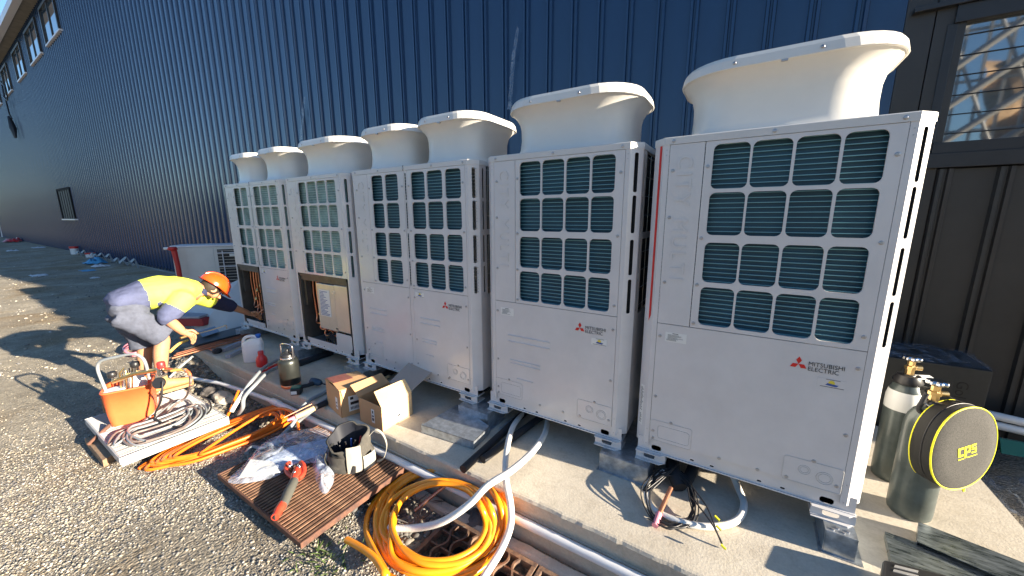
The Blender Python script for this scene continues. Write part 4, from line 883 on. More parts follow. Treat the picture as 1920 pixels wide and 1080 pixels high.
# ---- clutter at the far end of the slab
b = MB(); z = SLAB
def flatbar(nm, label, u0, v0, u1, v1, wd, hh, mt, cat, grp=None, zz=SLAB):
    p, q_ = at(u0, v0, zz), at(u1, v1, zz); d = (q_-p).normalized(); n = up.cross(d)*wd/2
    return one(nm, MB().slab([p-n, q_-n, q_+n, p+n], up*hh), mt, label, cat, grp, .003)
gtr = mat('grey_trunking', (.34, .35, .40), .5, var=.1)
flatbar('trunking', 'grey length of trunking lying nearest the slab edge, left of the jerry can', 427, 672, 455, 658, .055, .040, gtr, 'trunking')
flatbar('trunking', 'grey length of trunking lying behind another, left of the jerry can', 418, 660, 452, 646, .055, .045, gtr, 'trunking')
flatbar('black_offcut', 'dark plastic offcut above the grey trunking beside the jerry can', 425, 641, 455, 632, .04, .02, M['black'], 'offcut')
one('black_bundle', MB().lathe([(.03, 0), (.05, .015), (.045, .045), (.02, .055)], at(408, 662, SLAB), 12), M['rubber'], 'small black bundle on the slab edge below the copper pipes', 'bundle')
t = wthing('copper_scrap', 'little copper fitting beside the black bundle at the slab edge', 'fitting', at(394, 655, SLAB)); MB().tube(spline(Pt([(388, 650, -.09), (398, 657, -.1), (404, 650, -.09), (398, 646, -.08)]), 5), .008, 6).build('fitting', M['copper'], t)
for k, (u0, v0, u1, v1, r_, mm) in enumerate(((322, 672, 468, 633, .014, 'copper'), (326, 667, 470, 628, .012, 'copper'), (330, 663, 474, 624, .010, 'copper'), (345, 655, 500, 615, .012, 'rubber'))):
    p0, p1 = at(u0, v0, -.085+.012*k), at(u1, v1, -.09+.01*k)
    one('copper_length' if mm == 'copper' else 'foam_length', MB().tube([p0, p0.lerp(p1, .5)+up*.006, p1], r_, 8), M[mm], ('bright copper pipe length nearest the camera in the bundle by the worker', 'middle copper pipe length in the bundle by the worker', 'thin copper pipe length at the back of the bundle by the worker', 'black foam covered pipe length behind the copper bundle')[k], 'pipe')
t = wthing('grey_drain_hose', 'grey hose rising from gravel to the slab corner below the copper pipes', 'hose', at(340, 685, -.2)); MB().tube(spline(Pt([(318, 708, -.30), (338, 688, -.22), (362, 668, -.13)]), 6), .014, 8).build('hose', M['greyhose'], t)
def sheetlet(nm, label, pts, z0, mt, cat, bow=.02, th_=.004):
    q_ = Pt([(u, v, z0+dz) for u, v, dz in pts]); return one(nm, MB().slab(q_, up*th_), mt, label, cat)
sheetlet('dark_tray', 'long dark shallow tray on the slab in front of the leaning panel', [(345, 640, 0), (452, 612, .02), (462, 632, 0), (365, 652, 0)], SLAB+.01, mat('dark_tray', (.09, .11, .12), .4), 'tray')
sheetlet('manual_folder', 'blue printed folder lying among tools behind the right hand', [(372, 622, .02), (402, 612, .03), (412, 622, .02), (380, 632, .01)], SLAB+.04, mat('folder_blue', (.12, .25, .42), .5, col2=(.35, .37, .4), vscale=30), 'folder')
sheetlet('grey_sheet', 'pale grey sheet lying at the foot of the leaning panel', [(425, 622, 0), (520, 596, 0), (545, 607, 0), (445, 640, 0)], SLAB+.012, mat('grey_sheet', (.36, .40, .42), .5, var=.3, vscale=15), 'sheet')
t = wthing('red_toolbox', 'dark red tool box with grey lid behind the worker\'s forearm', 'tool box', at(350, 612, G))
p = vf(350, 612, (-6.6, .1, 0)); X = RH
MB().slab([p-X*.22, p+X*.24, p+X*.24+FH*.25, p-X*.22+FH*.25], up*.11).build('body', mat('toolbox_red', (.30, .02, .03), .4), t, .01)
MB().slab([p-X*.20+up*.112, p+X*.20+up*.112, p+X*.20+FH*.23+up*.112, p-X*.20+FH*.23+up*.112], up*.035).build('lid', gtr, t, .01)

# ---- old side-discharge unit, red post, leaning panels
a = vf(344, 600, (-8.4, .2, 0)); a.z = gh(a.x, a.y)
t = wthing('old_outdoor_unit', 'older cream two-fan outdoor unit standing beyond the row by the wall', 'outdoor unit', a)
X = (RH*.93+FH*.37).normalized(); Yv = up.cross(X).normalized(); f = lambda x, y, z: a+X*x+Yv*y+up*z
zt = 1.30; b = MB()
def bx(x0, y0, z0, x1, y1, z1): return [f(x0, y0, z0), f(x1, y0, z0), f(x1, y1, z0), f(x0, y1, z0), f(x0, y0, z1), f(x1, y0, z1), f(x1, y1, z1), f(x0, y1, z1)]
zt = vf(344, 461, a).z-a.z
MB().hexa(bx(0, 0, .04, 1.45, .42, zt-.03)).build('casing', M['oldac'], t, .012)
MB().hexa(bx(-.01, -.012, zt-.03, 1.46, .43, zt)).build('top_cover', M['gutter'], t, .008)
MB().hexa(bx(.18, -.006, .50, .57, 0, zt-.05)).build('service_panel', M['oldac'], t, .004)
MB().hexa(bx(.28, -.012, .56, .46, -.006, .60)).build('handle_recess', M['soffit'], t)
MB().hexa(bx(.62, -.004, .12, 1.38, .0, zt-.08)).build('fan_opening', M['dark'], t)
for k in range(22): z0 = .15+(zt-.26)*k/21; MB().hexa(bx(.62, -.012, z0, 1.38, -.006, z0+.008)).build('grille_bar', M['metalin'], t)
b = MB()
for xx in (.70, 1.12): b.tube([f(xx, -.03, .15), f(xx, -.03, zt-.10)], .008, 6)
for zz in (.62, .95, zt-.14): b.tube([f(.62, -.03, zz), f(1.40, -.03, zz)], .008, 6)
b.build('guard_wire', M['gutter'], t)
MB().hexa(bx(.80, -.045, zt-.20, .90, -.02, zt-.16)).build('badge', M['label'], t)
p = vf(330, 500, a, .15); p.z = gh(p.x, p.y)
t = wthing('red_post', 'leaning red painted post with a white tap beside the old cream unit', 'post', p)
MB().tube([vf(348, 585, a, -.1), vf(334, 500, a, -.1), vf(326, 468, a, -.1)], [.03, .035, .04], 8).build('post', M['redbin'], t); MB().lathe([(.03, 0), (.07, .02), (.05, .06)], vf(324, 470, a, -.12), 10).build('head', M['redbin'], t)
MB().tube([vf(325, 466, a, -.14), vf(308, 466, a, -.14)], .022, 7).build('tap', M['pvc'], t)
b0 = (-6.9, -.1, 0)
def lean(label, pts, off):
    q_ = [vf(u, v, (-6.75, .05, 0), off+o_) for u, v, o_ in pts]; o = one('loose_panel', MB().slab(q_, -FH*.012), M['leanpanel'], label, 'metal panel', 'removed service panels', .003); return o
lean('large grey-white sheet metal panel leaning behind the worker\'s reaching arm', [(368, 622, 0), (462, 644, .05), (452, 522, .35), (349, 572, .3)], 0)
lean('removed lower panel leaning behind the larger sheet by the old unit', [(352, 606, .12), (372, 622, .12), (366, 560, .35), (348, 560, .35)], .2)

# ---- gas cylinders
def cylinder(a, r, h, label, band=False):
    t = wthing('gas_cylinder', label, 'gas cylinder', a, 'gas cylinders standing on the slab')
    MB().lathe([(r*.86, 0), (r*.97, .012), (r, .035), (r, h*.80), (r*.985, h*.84), (r*.9, h*.90), (r*.72, h*.955), (r*.45, h*.99), (r*.30, h)], a, 40).build('body', M['cyl'], t)
    if band: 
        MB().lathe([(r*1.003, h*.72), (r*1.003, h*.80), (r*.99, h*.84), (r*.90, h*.90)], a, 40, cap0=False, cap1=False).build('white_band', M['cylwhite'], t)
        MB().lathe([(r*1.006, h*.765), (r*1.006, h*.79)], a, 40, cap0=False, cap1=False).build('green_band', M['green'], t) if False else None
    MB().lathe([(r*.36, h-.012), (r*.36, h+.030), (r*.30, h+.035)], a, 20).build('neck_ring', M['black'], t)
    v0 = a+up*(h+.03)
    MB().lathe([(.020, 0), (.020, .035), (.026, .037), (.026, .055), (.018, .06), (.018, .085), (.012, .09)], v0, 8, smooth=False).build('valve', M['brass'], t)
    MB().tube([v0+up*.045, v0+up*.045+RH*.05-FH*.01], [.013, .015], 8).build('outlet', M['brass'], t)
    k = MB(); n = 40
    k.loft([[v0+up*z_+Vector((math.cos(2*PI*i/n), math.sin(2*PI*i/n), 0))*(rr_*(1+.10*math.cos(8*2*PI*i/n))) for i in range(n)] for z_, rr_ in ((.090, .030), (.095, .040), (.108, .040), (.114, .030))]); k.build('handwheel', M['chrome'], t)
    return t, v0
cA = at(1702, 960, SLAB); rA = .088; hA_ = vf(1702, 763, cA).z-SLAB
tA, vA = cylinder(cA, rA, hA_, 'front grey-green gas cylinder with the round case hanging on it')
cB = at(1664, 893, SLAB); hB_ = vf(1672, 712, cB).z-SLAB
tB, vB = cylinder(cB, .080, hB_, 'rear gas cylinder with white shoulder band, half behind the nearest unit', True)
MB().lathe([(.062, hB_-.02), (.066, hB_-.005), (.05, hB_+.03)], cB, 20).build('black_collar', M['black'], tB)
tag(MB().slab([vB+RH*.02+up*.0, vB+RH*.12-up*.005, vB+RH*.11-FH*.05-up*.012, vB+RH*.01-FH*.05-up*.005], up*.002).build('hanging_tag', M['label'], tB))
MB().slab([vA-RH*.045-up*.01, vA+RH*.075-up*.03, vA+RH*.05-FH*.07-up*.05, vA-RH*.03-FH*.06-up*.03], up*.002).build('hanging_tag', M['label'], tA)
# round case
ce = vf(1806, 841, cA, -.10); nrm = (-FH*.97+RH*.16+up*.06).normalized(); ux = up.cross(nrm).normalized(); uy = nrm.cross(ux)
t = wthing('round_gauge_case', 'round charcoal zip case with yellow piping hanging from the front cylinder', 'carry case', ce)
RC = .212
def disc(r, d, sq=1.0, n=48):
    out = []
    for i in range(n):
        an_ = 2*PI*i/n; rr_ = r*(1+.035*math.cos(4*an_)*-1*.3); out.append(ce+ux*rr_*math.cos(an_)*.97+uy*rr_*math.sin(an_)*1.03+nrm*d)
    return out
MB().loft([disc(RC*.97, -.085), disc(RC, -.080), disc(RC, -.0), disc(RC*.985, .004)]).build('gusset', M['blackfab'], t)
MB().loft([disc(RC*.975, .004), disc(RC*.93, .010), disc(RC*.6, .014), disc(RC*.1, .015)]).build('front_face', M['case'], t)
MB().tube(disc(RC*.99, .003), .0038, 8, closed=True).build('piping', M['yellow'], t); MB().tube(disc(RC*.99, -.082), .0035, 8, closed=True).build('piping', M['yellow'], t)
MB().tube(disc(RC*1.004, -.035), .003, 6, closed=True).build('zip', M['black'], t)
MB().tube([ce-uy*RC*1.03+ux*.035, ce-uy*(RC+.022)+ux*.042, ce-uy*(RC+.022)+ux*.048, ce-uy*(RC+.0)+ux*.046], .0035, 6).build('zip_pull', M['yellow'], t)
ca_, sa_ = math.cos(R(10)), math.sin(R(10))
lg = MB(); 
def lrect(x0, y0, x1, y1): lg.add([ce+(ux*(x*ca_-y*sa_)+uy*(x*sa_+y*ca_))*1.7+nrm*.0165 for x, y in ((x0, y0), (x1, y0), (x1, y1), (x0, y1))], [(0, 1, 2, 3)])
# heavy squared letters  C  P  S
for (x0, y0, x1, y1) in ((-.034, -.014, -.027, .014), (-.027, .008, -.015, .014), (-.027, -.014, -.015, -.008), (-.011, -.022, -.004, .014), (-.004, .008, .004, .014), (-.004, -.008, .004, -.002), (.004, -.008, .010, .014), (.014, .008, .032, .014), (.014, -.001, .020, .008), (.014, -.003, .032, .003), (.026, -.012, .032, -.003), (.014, -.014, .032, -.009), (-.034, -.0235, -.013, -.0205), (-.002, -.0235, .034, -.0205)): lrect(x0, y0, x1, y1)
lg.build('lettering', M['yellow'], t)
st = [ce+uy*RC*.98-ux*.05-nrm*.04, vA-RH*.03+up*.01, vA-RH*.045+up*.05+FH*.02, vA+up*.06+FH*.04, vA+RH*.04+up*.04, ce+uy*RC*.98+ux*.045-nrm*.04]
b = MB(); sp = spline(st, 6); b.loft([[p-nrm*.011, p+nrm*.011, p+nrm*.011+ux*.003, p-nrm*.011+ux*.003] for p in sp], smooth=False); b.build('strap', M['blackfab'], t)
hl = spline([vA-RH*.04+up*.045, vA-RH*.055+up*.0, vA-RH*.06-up*.05, vA-RH*.03-up*.09-FH*.05], 6); MB().tube(hl, .011, 8).build('carry_loop', M['rubber'], t)

# ---- dark carton with shrink film
z = G; y0 = 1.56; pA, pB = aty(1640, 676, y0), aty(1863, 697, y0)
t = wthing('dark_carton', 'large black printed carton under clear shrink film by the dark wall', 'box', (.7, 1.7, -.118))
zb = aty(1850, 793, y0).z; zt_ = pB.z; x0, x1 = .10, pB.x
MB().box(x0, y0, SLAB+.002, x1, y0+.44, zt_).build('carton', M['gloss_box'], t, .004)
tm = text_mesh('Gold', .085, .0003, 1.0); lay(tm, (x1-.15, y0-.002, zt_-.10), (0, 0, -1), (1, 0, 0), Vector((0, -1, 0))); link('lettering', tm, mat('faint_print', (.008, .008, .008), .5), t)
tm = text_mesh('G', .085, .0003, 1.0); lay(tm, (x1-.44, y0-.002, zt_-.05), (0, 0, -1), (1, 0, 0), Vector((0, -1, 0))); link('lettering', tm, mat('faint_print2', (.008, .008, .008), .5), t)
b = MB(); rows = []
for j in range(9):
    rows.append([(x0+(x1-x0+.012)*i/24, y0-.006+.45*j/8, zt_+.008+.045*max(0, math.sin(PI*i/24))**.6*sst(0, 3, j)*(1-sst(6, 8, j)*.5)*(.6+.8*abs(noise.noise((i*.35, j*.6, 2))))) for i in range(25)])
b.add([p for r in rows for p in r], [(j*25+i, j*25+i+1, (j+1)*25+i+1, (j+1)*25+i) for j in range(8) for i in range(24)], True); b.build('shrink_film', M['film'], t)
MB().slab([(x1+.001, y0, zt_+.01), (x1+.02, y0-.01, zt_-.01), (x1+.018, y0+.44, zt_-.02), (x1+.001, y0+.44, zt_+.04)], (.001, 0, 0)).build('film_corner', M['film'], t)
# ---- white pipes along the right wall, green sheet, plastic, rubble
for k, (v0, v1, lb) in enumerate(((776, 792, 'upper white pipe running along the dark wall at the right edge'), (793, 809, 'lower white pipe running along the dark wall at the right edge'))):
    p0 = aty(1851, v0, 1.9); p1 = aty(1920, v1, 1.9); d = p1-p0
    t = wthing('wall_pipe', lb, 'pipe', p0, 'white pipes along the right wall'); MB().tube([p0-d*2.0, p1+d*8], .030, 12).build('pipe', M['pvc'], t)
one('green_sheet', MB().slab([aty(1875, 822, 1.75), aty(1960, 838, 1.75), aty(1960, 865, 1.7), aty(1878, 850, 1.7)], (0, .02, 0)), M['greensheet'], 'dark green plastic sheet behind the round case at the right edge', 'sheet')
def crumple(nm, label, cen, sx, sy, h, mt, cat, seed=0, nn=26, grp=None, rot=0, jag=1.0):
    b = MB(); rows = []; c_, s_ = math.cos(rot), math.sin(rot)
    for j in range(nn):
        row = []
        for i in range(nn):
            a_, e_ = i/(nn-1)*2-1, j/(nn-1)*2-1; k = 1+.25*noise.noise((a_*1.5+seed, e_*1.5, 1))
            x, y = a_*sx*k, e_*sy*(1+.25*noise.noise((a_*1.5, e_*1.5+seed, 7)))
            ed = (1-abs(a_)**3)*(1-abs(e_)**3)
            z = h*(.25+.75*ed)*(abs(noise.noise((a_*2.3+seed, e_*2.3, 3)))*1.5+.5*abs(noise.noise((a_*6+seed, e_*6, 5))*jag))
            row.append((cen[0]+x*c_-y*s_, cen[1]+x*s_+y*c_, cen[2]+.004+z))
        rows.append(row)
    b.add([p for r in rows for p in r], [(j*nn+i, j*nn+i+1, (j+1)*nn+i+1, (j+1)*nn+i) for j in range(nn-1) for i in range(nn-1)], True)
    return one(nm, b, mt, label, cat, grp)
crumple('plastic_wrap', 'crumpled clear plastic wrap on the ground right of the slab', (1.05, 1.05, -.30), .22, .45, .14, M['film'], 'plastic wrap', 3, rot=.2)
crumple('plastic_wrap', 'crumpled black and clear wrap beside the slab corner at the right edge', (1.0, .55, -.32), .2, .3, .10, M['bagin'], 'plastic wrap', 9)
# ---- spare galvanised pieces bottom right and the black case
def strip(label, P, h, mt=M['galv_streak']):
    t = wthing('metal_offcut', label, 'metal offcut', P[0], 'spare galvanised pieces on the slab'); MB().slab(P, up*.0025).build('top_plate', mt, t)
    MB().slab([P[0], P[1], P[1]-up*h, P[0]-up*h], (up.cross(P[1]-P[0])).normalized()*-.002).build('rim_plate', mt, t); MB().slab([P[0], P[-1], P[-1]-up*h, P[0]-up*h], (P[1]-P[0]).normalized()*.002).build('end_plate', mt, t)
z = SLAB+.035
strip('galvanised offcut lying lowest at the bottom right corner of the slab', [at(1659, 997, z), at(1880, 1073, z), at(1890, 1140, z), at(1671, 1052, z)], .033)
z = SLAB+.055
strip('galvanised offcut lying behind the lower one at the foot of the cylinder', [at(1722, 979, z), at(1925, 1058, z), at(1925, 1105, z), at(1719, 1016, z)], .05)
t = wthing('black_case', 'black moulded case with slotted lid at the bottom right', 'tool case', at(1690, 1060, SLAB)); z = SLAB+.10
q_ = [at(1656, 1047, z), at(1780, 1078, z), at(1800, 1130, z), at(1650, 1100, z)]
MB().hexa([p-up*.095 for p in q_]+q_).build('body', M['black'], t, .012); MB().slab([at(1678, 1060, z), at(1722, 1071, z), at(1720, 1075, z), at(1676, 1064, z)], up*.003).slab([at(1676, 1068, z), at(1722, 1080, z), at(1720, 1084, z), at(1674, 1072, z)], up*.003).build('slot_rim', M['metalin'], t)

# ---- plastic document bag, tool bag, crimping tool on the rusty grate
P_ = [(427, 905), (500, 898), (600, 868), (622, 835), (640, 812), (600, 800), (540, 812), (485, 840)]
def pbag(nm, lb, loop, z0, z1, mt, seed, nn=30):
    # a pillow stretched between an outline of (u, v) points
    lp = spline([at(u, v, z0) for u, v in loop], 5, True); cen = sum(lp, Vector())/len(lp); b = MB(); L = []
    for k in range(9):
        f = 1-k/9; row = []
        for p in lp:
            q = cen.lerp(p, f); nzv = noise.noise((q.x*7+seed, q.y*7, 1)); nz2 = noise.noise((q.x*22+seed, q.y*22, 3))
            row.append(q+up*((z1-z0)*(1-f**3)*(.55+.9*abs(nzv)+.35*nz2)+.004*nz2))
        L.append(row)
    b.loft(L, caps=(False, True)); return one(nm, b, mt, lb, 'plastic bag')
pbag('clear_bag', 'clear plastic bag of papers spread over the rusty grate', [(428, 905), (505, 898), (560, 872), (620, 862), (622, 835), (612, 806), (560, 806), (500, 826), (460, 868)], -.245, -.19, M['clear'], 2)
o = one('paper_sheets', MB().slab([at(452, 890, -.232), at(545, 838, -.225), at(618, 822, -.225), at(612, 850, -.228), at(560, 868, -.23), at(520, 886, -.232)], up*.006), mat('papers', (.50, .58, .72), .7, col2=(.30, .38, .52), vscale=22), 'pale blue printed papers inside the clear bag', 'paper')
o = one('paper_sheets', MB().slab([at(448, 896, -.222), at(470, 862, -.222), at(512, 866, -.222), at(526, 886, -.222)], up*.004), M['label'], 'white folded paper under the end of the clear bag', 'paper')
pbag('clear_bag', 'small crumpled clear bag hanging beside the tool bag', [(586, 872), (600, 852), (622, 872), (626, 900), (612, 925), (598, 915)], -.240, -.15, M['clear'], 8)
# tool bag
a = at(668, 882, -.25); a = at(664, 872, -.248)
t = wthing('tool_bag', 'open grey canvas tool bag with webbing handles on the rusty grate', 'tool bag', a)
X = (RH*.98+FH*.2).normalized(); Yv = up.cross(X).normalized()
def bl(hx, hy, z, ox=0, oy=0, tilt=0, n=40, seed=0, wob=.012):
    out = []
    for i in range(n):
        an_ = 2*PI*i/n; k = 1+wob*6*noise.noise((math.cos(an_)*1.6+seed, math.sin(an_)*1.6, z*9)); x, y = hx*math.cos(an_)*k+ox, hy*math.sin(an_)*k+oy
        out.append(a+X*x+Yv*y+up*(z+tilt*y+.2*tilt*x))
    return out
MB().loft([bl(.115, .085, .003), bl(.142, .105, .02), bl(.150, .112, .07, 0, 0, .06, wob=.045), bl(.138, .105, .12, -.01, .0, .15, wob=.06), bl(.140, .104, .16, -.014, .0, .3, wob=.045), bl(.128, .098, .195, -.022, 0, .45, wob=.06), bl(.130, .100, .225, -.028, 0, .52, wob=.045), bl(.120, .092, .224, -.028, 0, .52, wob=.045)], caps=(True, False)).build('body', M['bag'], t)
MB().loft([bl(.120, .092, .224, -.028, 0, .52, wob=.045), bl(.112, .085, .13, -.015, 0, .25), bl(.10, .07, .05)], caps=(False, True)).build('lining', M['bagin'], t)
def patch(mb, pts, off):   # cloth patch laid on the bag wall: (angle, height, bulge)
    mb.loft([[a+X*(.138*math.cos(R(an_)))*(1+bg)+Yv*(.104*math.sin(R(an_)))*(1+bg)+up*(z_+.0) for an_ in range(pts[0], pts[1]+1, 6)] for z_, bg in off], closed=False, caps=(False, False))
b = MB(); patch(b, (200, 262), [(.015, .10), (.06, .16), (.11, .20), (.135, .17)]); b.build('pocket', M['bag'], t)
b = MB(); patch(b, (264, 300), [(.015, .08), (.08, .12), (.15, .10), (.205, .06)]); b.build('side_webbing', M['bag_l'], t)
b = MB(); patch(b, (304, 350), [(.012, .08), (.05, .14), (.095, .14), (.12, .10)]); b.build('pocket', M['bag_l'], t)
b = MB(); patch(b, (150, 205), [(.012, .06), (.07, .10), (.13, .10), (.16, .06)]); b.build('pocket', M['bag_d'], t)
hp = spline([a+X*.10+Yv*.02+up*.19, a+X*.15+Yv*.03+up*.235, a+X*.20+Yv*.02+up*.20, a+X*.225+up*.12, a+X*.20-Yv*.02+up*.04, a+X*.155-Yv*.02+up*.02], 6)
b = MB(); b.loft([[p-Yv*.012, p+Yv*.012, p+Yv*.012+X*.004, p-Yv*.012+X*.004] for p in hp], smooth=False); b.build('handle', M['bag_l'], t)
hp = spline([a-X*.12+Yv*.0+up*.18, a-X*.15-Yv*.03+up*.17, a-X*.17-Yv*.04+up*.10, a-X*.15-Yv*.05+up*.05], 6)
b = MB(); b.loft([[p-Yv*.012, p+Yv*.012, p+Yv*.012+X*.004, p-Yv*.012+X*.004] for p in hp], smooth=False); b.build('handle', M['bag_d'], t)
MB().slab([a+X*.02-Yv*.10+up*.16, a+X*.045-Yv*.10+up*.15, a+X*.035-Yv*.118+up*.02, a+X*.012-Yv*.125+up*.015], Yv*.004).build('strap', M['black'], t)
for k in range(5): p = a+X*(-.05+.02*k)+Yv*(-.03+.02*(k % 3)); MB().tube([p+up*.08, p+X*.03*(k-2)*.5+Yv*.02+up*(.17+.01*k)], .007, 6).build('hand_tool', M[('black', 'chrome', 'blue_ink', 'black', 'redplastic')[k]], t)
# crimping tool
t = wthing('crimping_tool', 'red and dark grey battery crimping tool lying on the rusty grate', 'power tool', at(545, 915, -.24))
z = -.215
sp_ = [at(519, 968, z), at(530, 948, z), at(540, 925, z), at(551, 903, z)]
MB().tube(sp_[1:]+[at(552, 900, z)], [.026, .030, .027, .024], 12).build('grip', M['toolgrip'], t)
MB().tube([at(516, 970, z), at(522, 958, z), at(530, 946, z)], [.022, .026, .027], 10).build('tail', M['toolred'], t)
MB().tube([at(513, 965, z), at(519, 968, z)], .020, 8).build('end_cap', M['black'], t)
MB().tube([at(550, 904, z), at(555, 893, z), at(558, 880, z)], [.022, .034, .026], 10).build('head', M['toolred'], t)
MB().tube(spline([at(548, 895, z), at(538, 885, z), at(537, 873, z+.005), at(544, 867, z)], 5), [.014]*15+[.010], 8).build('jaw', M['toolred'], t); MB().tube(spline([at(560, 898, z), at(569, 888, z), at(569, 873, z+.005), at(563, 866, z)], 5), [.015]*15+[.010], 8).build('jaw', M['toolred'], t)
for u, v in ((544, 880), (562, 881), (553, 893)): MB().lathe([(.009, 0), (.009, .034), (.006, .036)], at(u, v, z), 8).build('bolt', M['chrome'], t)

# ---- small ground items: copper stub, rocks, weeds, litter
t = wthing('copper_stub', 'bare copper pipe stub pointing up inside the near orange coil', 'pipe', at(785, 950, -.33)); MB().tube(Pt([(778, 958, -.35), (845, 902, -.22)]), .011, 10).build('pipe', M['copper'], t)
b = MB()
def rock(lb, u, v, z, s, mt, seed):
    ico = bmesh.new(); bmesh.ops.create_icosphere(ico, subdivisions=3, radius=1); p = at(u, v, z)
    for vt in ico.verts:
        n_ = noise.noise(Vector(vt.co)*1.3+Vector((seed, 0, 0))); n2 = noise.noise(Vector(vt.co)*4+Vector((seed, 3, 0))); vt.co = Vector((vt.co.x*s[0], vt.co.y*s[1], vt.co.z*s[2]))*(1+.35*n_+.10*n2)+p
    me = bpy.data.meshes.new('rock'); ico.to_mesh(me); ico.free(); tag(link('rock', me, mt), lb, 'rock')
rock('dark rock in the trench in front of the slab, right of the boot', 392, 735, -.36, (.10, .07, .05), M['rock'], 1); rock('pale concrete lump in the trench beside the white grate', 418, 745, -.37, (.16, .08, .05), M['concrete'], 5)
rock('brown rock against the drain kerb inside the near orange coil', 905, 975, -.40, (.13, .10, .05), M['rock'], 9); rock('pale crumbled mortar lump beside the rusty grate corner', 655, 975, -.37, (.07, .07, .035), M['concrete'], 12)
b = MB(); rd = random.Random(9)
for k in range(90):
    u, v = rd.gauss(612, 26), rd.gauss(1052, 20); p = at(u, v, G-.01); d = Vector((rd.uniform(-1, 1), rd.uniform(-1, 1), rd.uniform(.25, 1))).normalized(); L = rd.uniform(.03, .10); s_ = d.cross(up).normalized()*rd.uniform(.0015, .004)
    b.add([p-s_, p+s_, p+d*L*.6+s_*.8, p+d*L-up*L*.12, p+d*L*.6-s_*.8], [(0, 1, 2, 3, 4)])
o = b.build('grass_tuft', M['leaf']); tag(o, 'sparse green and dry weeds beside the rusty grate corner', None, None, 'stuff')
b = MB()
for k in range(60):
    u, v = rd.gauss(770, 30), rd.gauss(940, 22); p = at(u, v, G-.04); d = Vector((rd.uniform(-1, 1), rd.uniform(-1, 1), rd.uniform(.05, .6))).normalized(); L = rd.uniform(.04, .12); s_ = d.cross(up).normalized()*.0016
    b.add([p-s_, p+s_, p+d*L*.5+s_+up*.01, p+d*L], [(0, 1, 2, 3)])
tag(b.build('dry_roots', M['rock']), 'dry dark roots among the stones inside the near coil', None, None, 'stuff')
def litter(lb, u, v, s, mt, h=.3, cat='litter'):
    p = at(u, v, G+.05); p.z = gh(p.x, p.y); crumple('litter', lb, p, s, s*.7, h*s, mt, cat, u, 10)
litter('white scrap of litter lying centre of the shaded dirt', 72, 465, .35, M['litter']); litter('small white scrap near the far end of the navy wall', 23, 469, .3, M['litter'])
litter('blue and white plastic scrap on the shaded dirt', 180, 494, .40, M['bluerag'], .8); litter('pale blue strip lying on the shaded dirt', 165, 505, .26, M['bluerag'], .2); litter('cream scrap of packaging beside the blue plastic', 190, 499, .3, M['litter'], .5)
litter('small white scrap in the middle of the dark ground', 177, 518, .14, M['litter']); litter('pale flat scrap at the left edge of the shade', 72, 514, .25, M['litter'])
for (u0, v0, v1, r_, lb, hh) in ((141, 477, 462, .14, 'white pipe stub with a red cap standing near the far wall', 1), (171, 483, 474, .16, 'short white pipe stub with a red top near the far wall', 1)):
    p = at(u0, v0, G+.05); z1 = vf(u0-1, v1, p).z; t = wthing('pipe_stub', lb, 'pipe stub', p, 'capped stubs near the far wall')
    MB().lathe([(r_, 0), (r_, (z1-p.z)*.75)], p, 10).build('stub', M['pvc'], t); MB().lathe([(r_*1.1, (z1-p.z)*.75), (r_*1.1, z1-p.z)], p, 10).build('red_cap', M['redplastic'], t)
litter('red and white scrap at the end of the distant white post', 24, 454, .6, M['redplastic'], .8)
t = wthing('white_post', 'pale weathered post frame at the far end of the navy wall', 'post', at(6, 445, G)); p = at(6, 446, G)
MB().slab([vf(3, 446, p), vf(14, 445, p), vf(5, 398, p), vf(-4, 398, p)], FH*.3).build('post', M['gutter'], t); MB().slab([vf(-8, 450, p), vf(25, 449, p), vf(24, 446, p), vf(-8, 446, p)], FH*.3).build('foot', M['litter'], t)
# bent foil scraps along the foot of the wall
rd = random.Random(4); us = [(210, 478), (222, 480), (236, 484), (250, 484), (262, 488), (276, 490), (288, 493), (300, 496), (312, 498), (322, 500)]
for k, (u, v) in enumerate(us):
    p = at(u, v, G+.02); p.y = min(p.y, 1.8); s_ = .22+.1*rd.random(); L = rd.uniform(.15, .32); d = Vector((rd.uniform(-.6, .2), -.2, rd.uniform(.3, .9))).normalized()
    p = Vector((p.x, p.y-.05, gh(p.x, p.y)+.02)); q = p+Vector((-.25, .05, .05))+d*L
    b = MB().slab([p+Vector((-.10, 0, 0)), p+Vector((.10, 0, 0)), q+Vector((.09, 0, 0)), q+Vector((-.08, 0, .02))], (0, .02, .01)); b.slab([q+Vector((.09, 0, 0)), q+Vector((-.08, 0, .02)), q+Vector((-.2, -.08, -.08)), q+Vector((.02, -.08, -.12))], (0, .02, .01))
    one('foil_scrap', b, mat('dull_foil', (.20, .21, .22), .5, .2), ('leftmost', 'second from left', 'third from left', 'fourth from left', 'fifth from left', 'fifth from right', 'fourth from right', 'third from right', 'second from right', 'rightmost')[k]+' of the silvery flashing scraps along the foot of the navy wall', 'metal scrap', 'silvery scraps along the wall foot')
one('edge_timber', MB().tube([at(196, 484, G+.03), at(330, 516, G+.03)], .05, 4, smooth=False), M['black'], 'dark timber edging along the foot of the navy wall', 'edging')
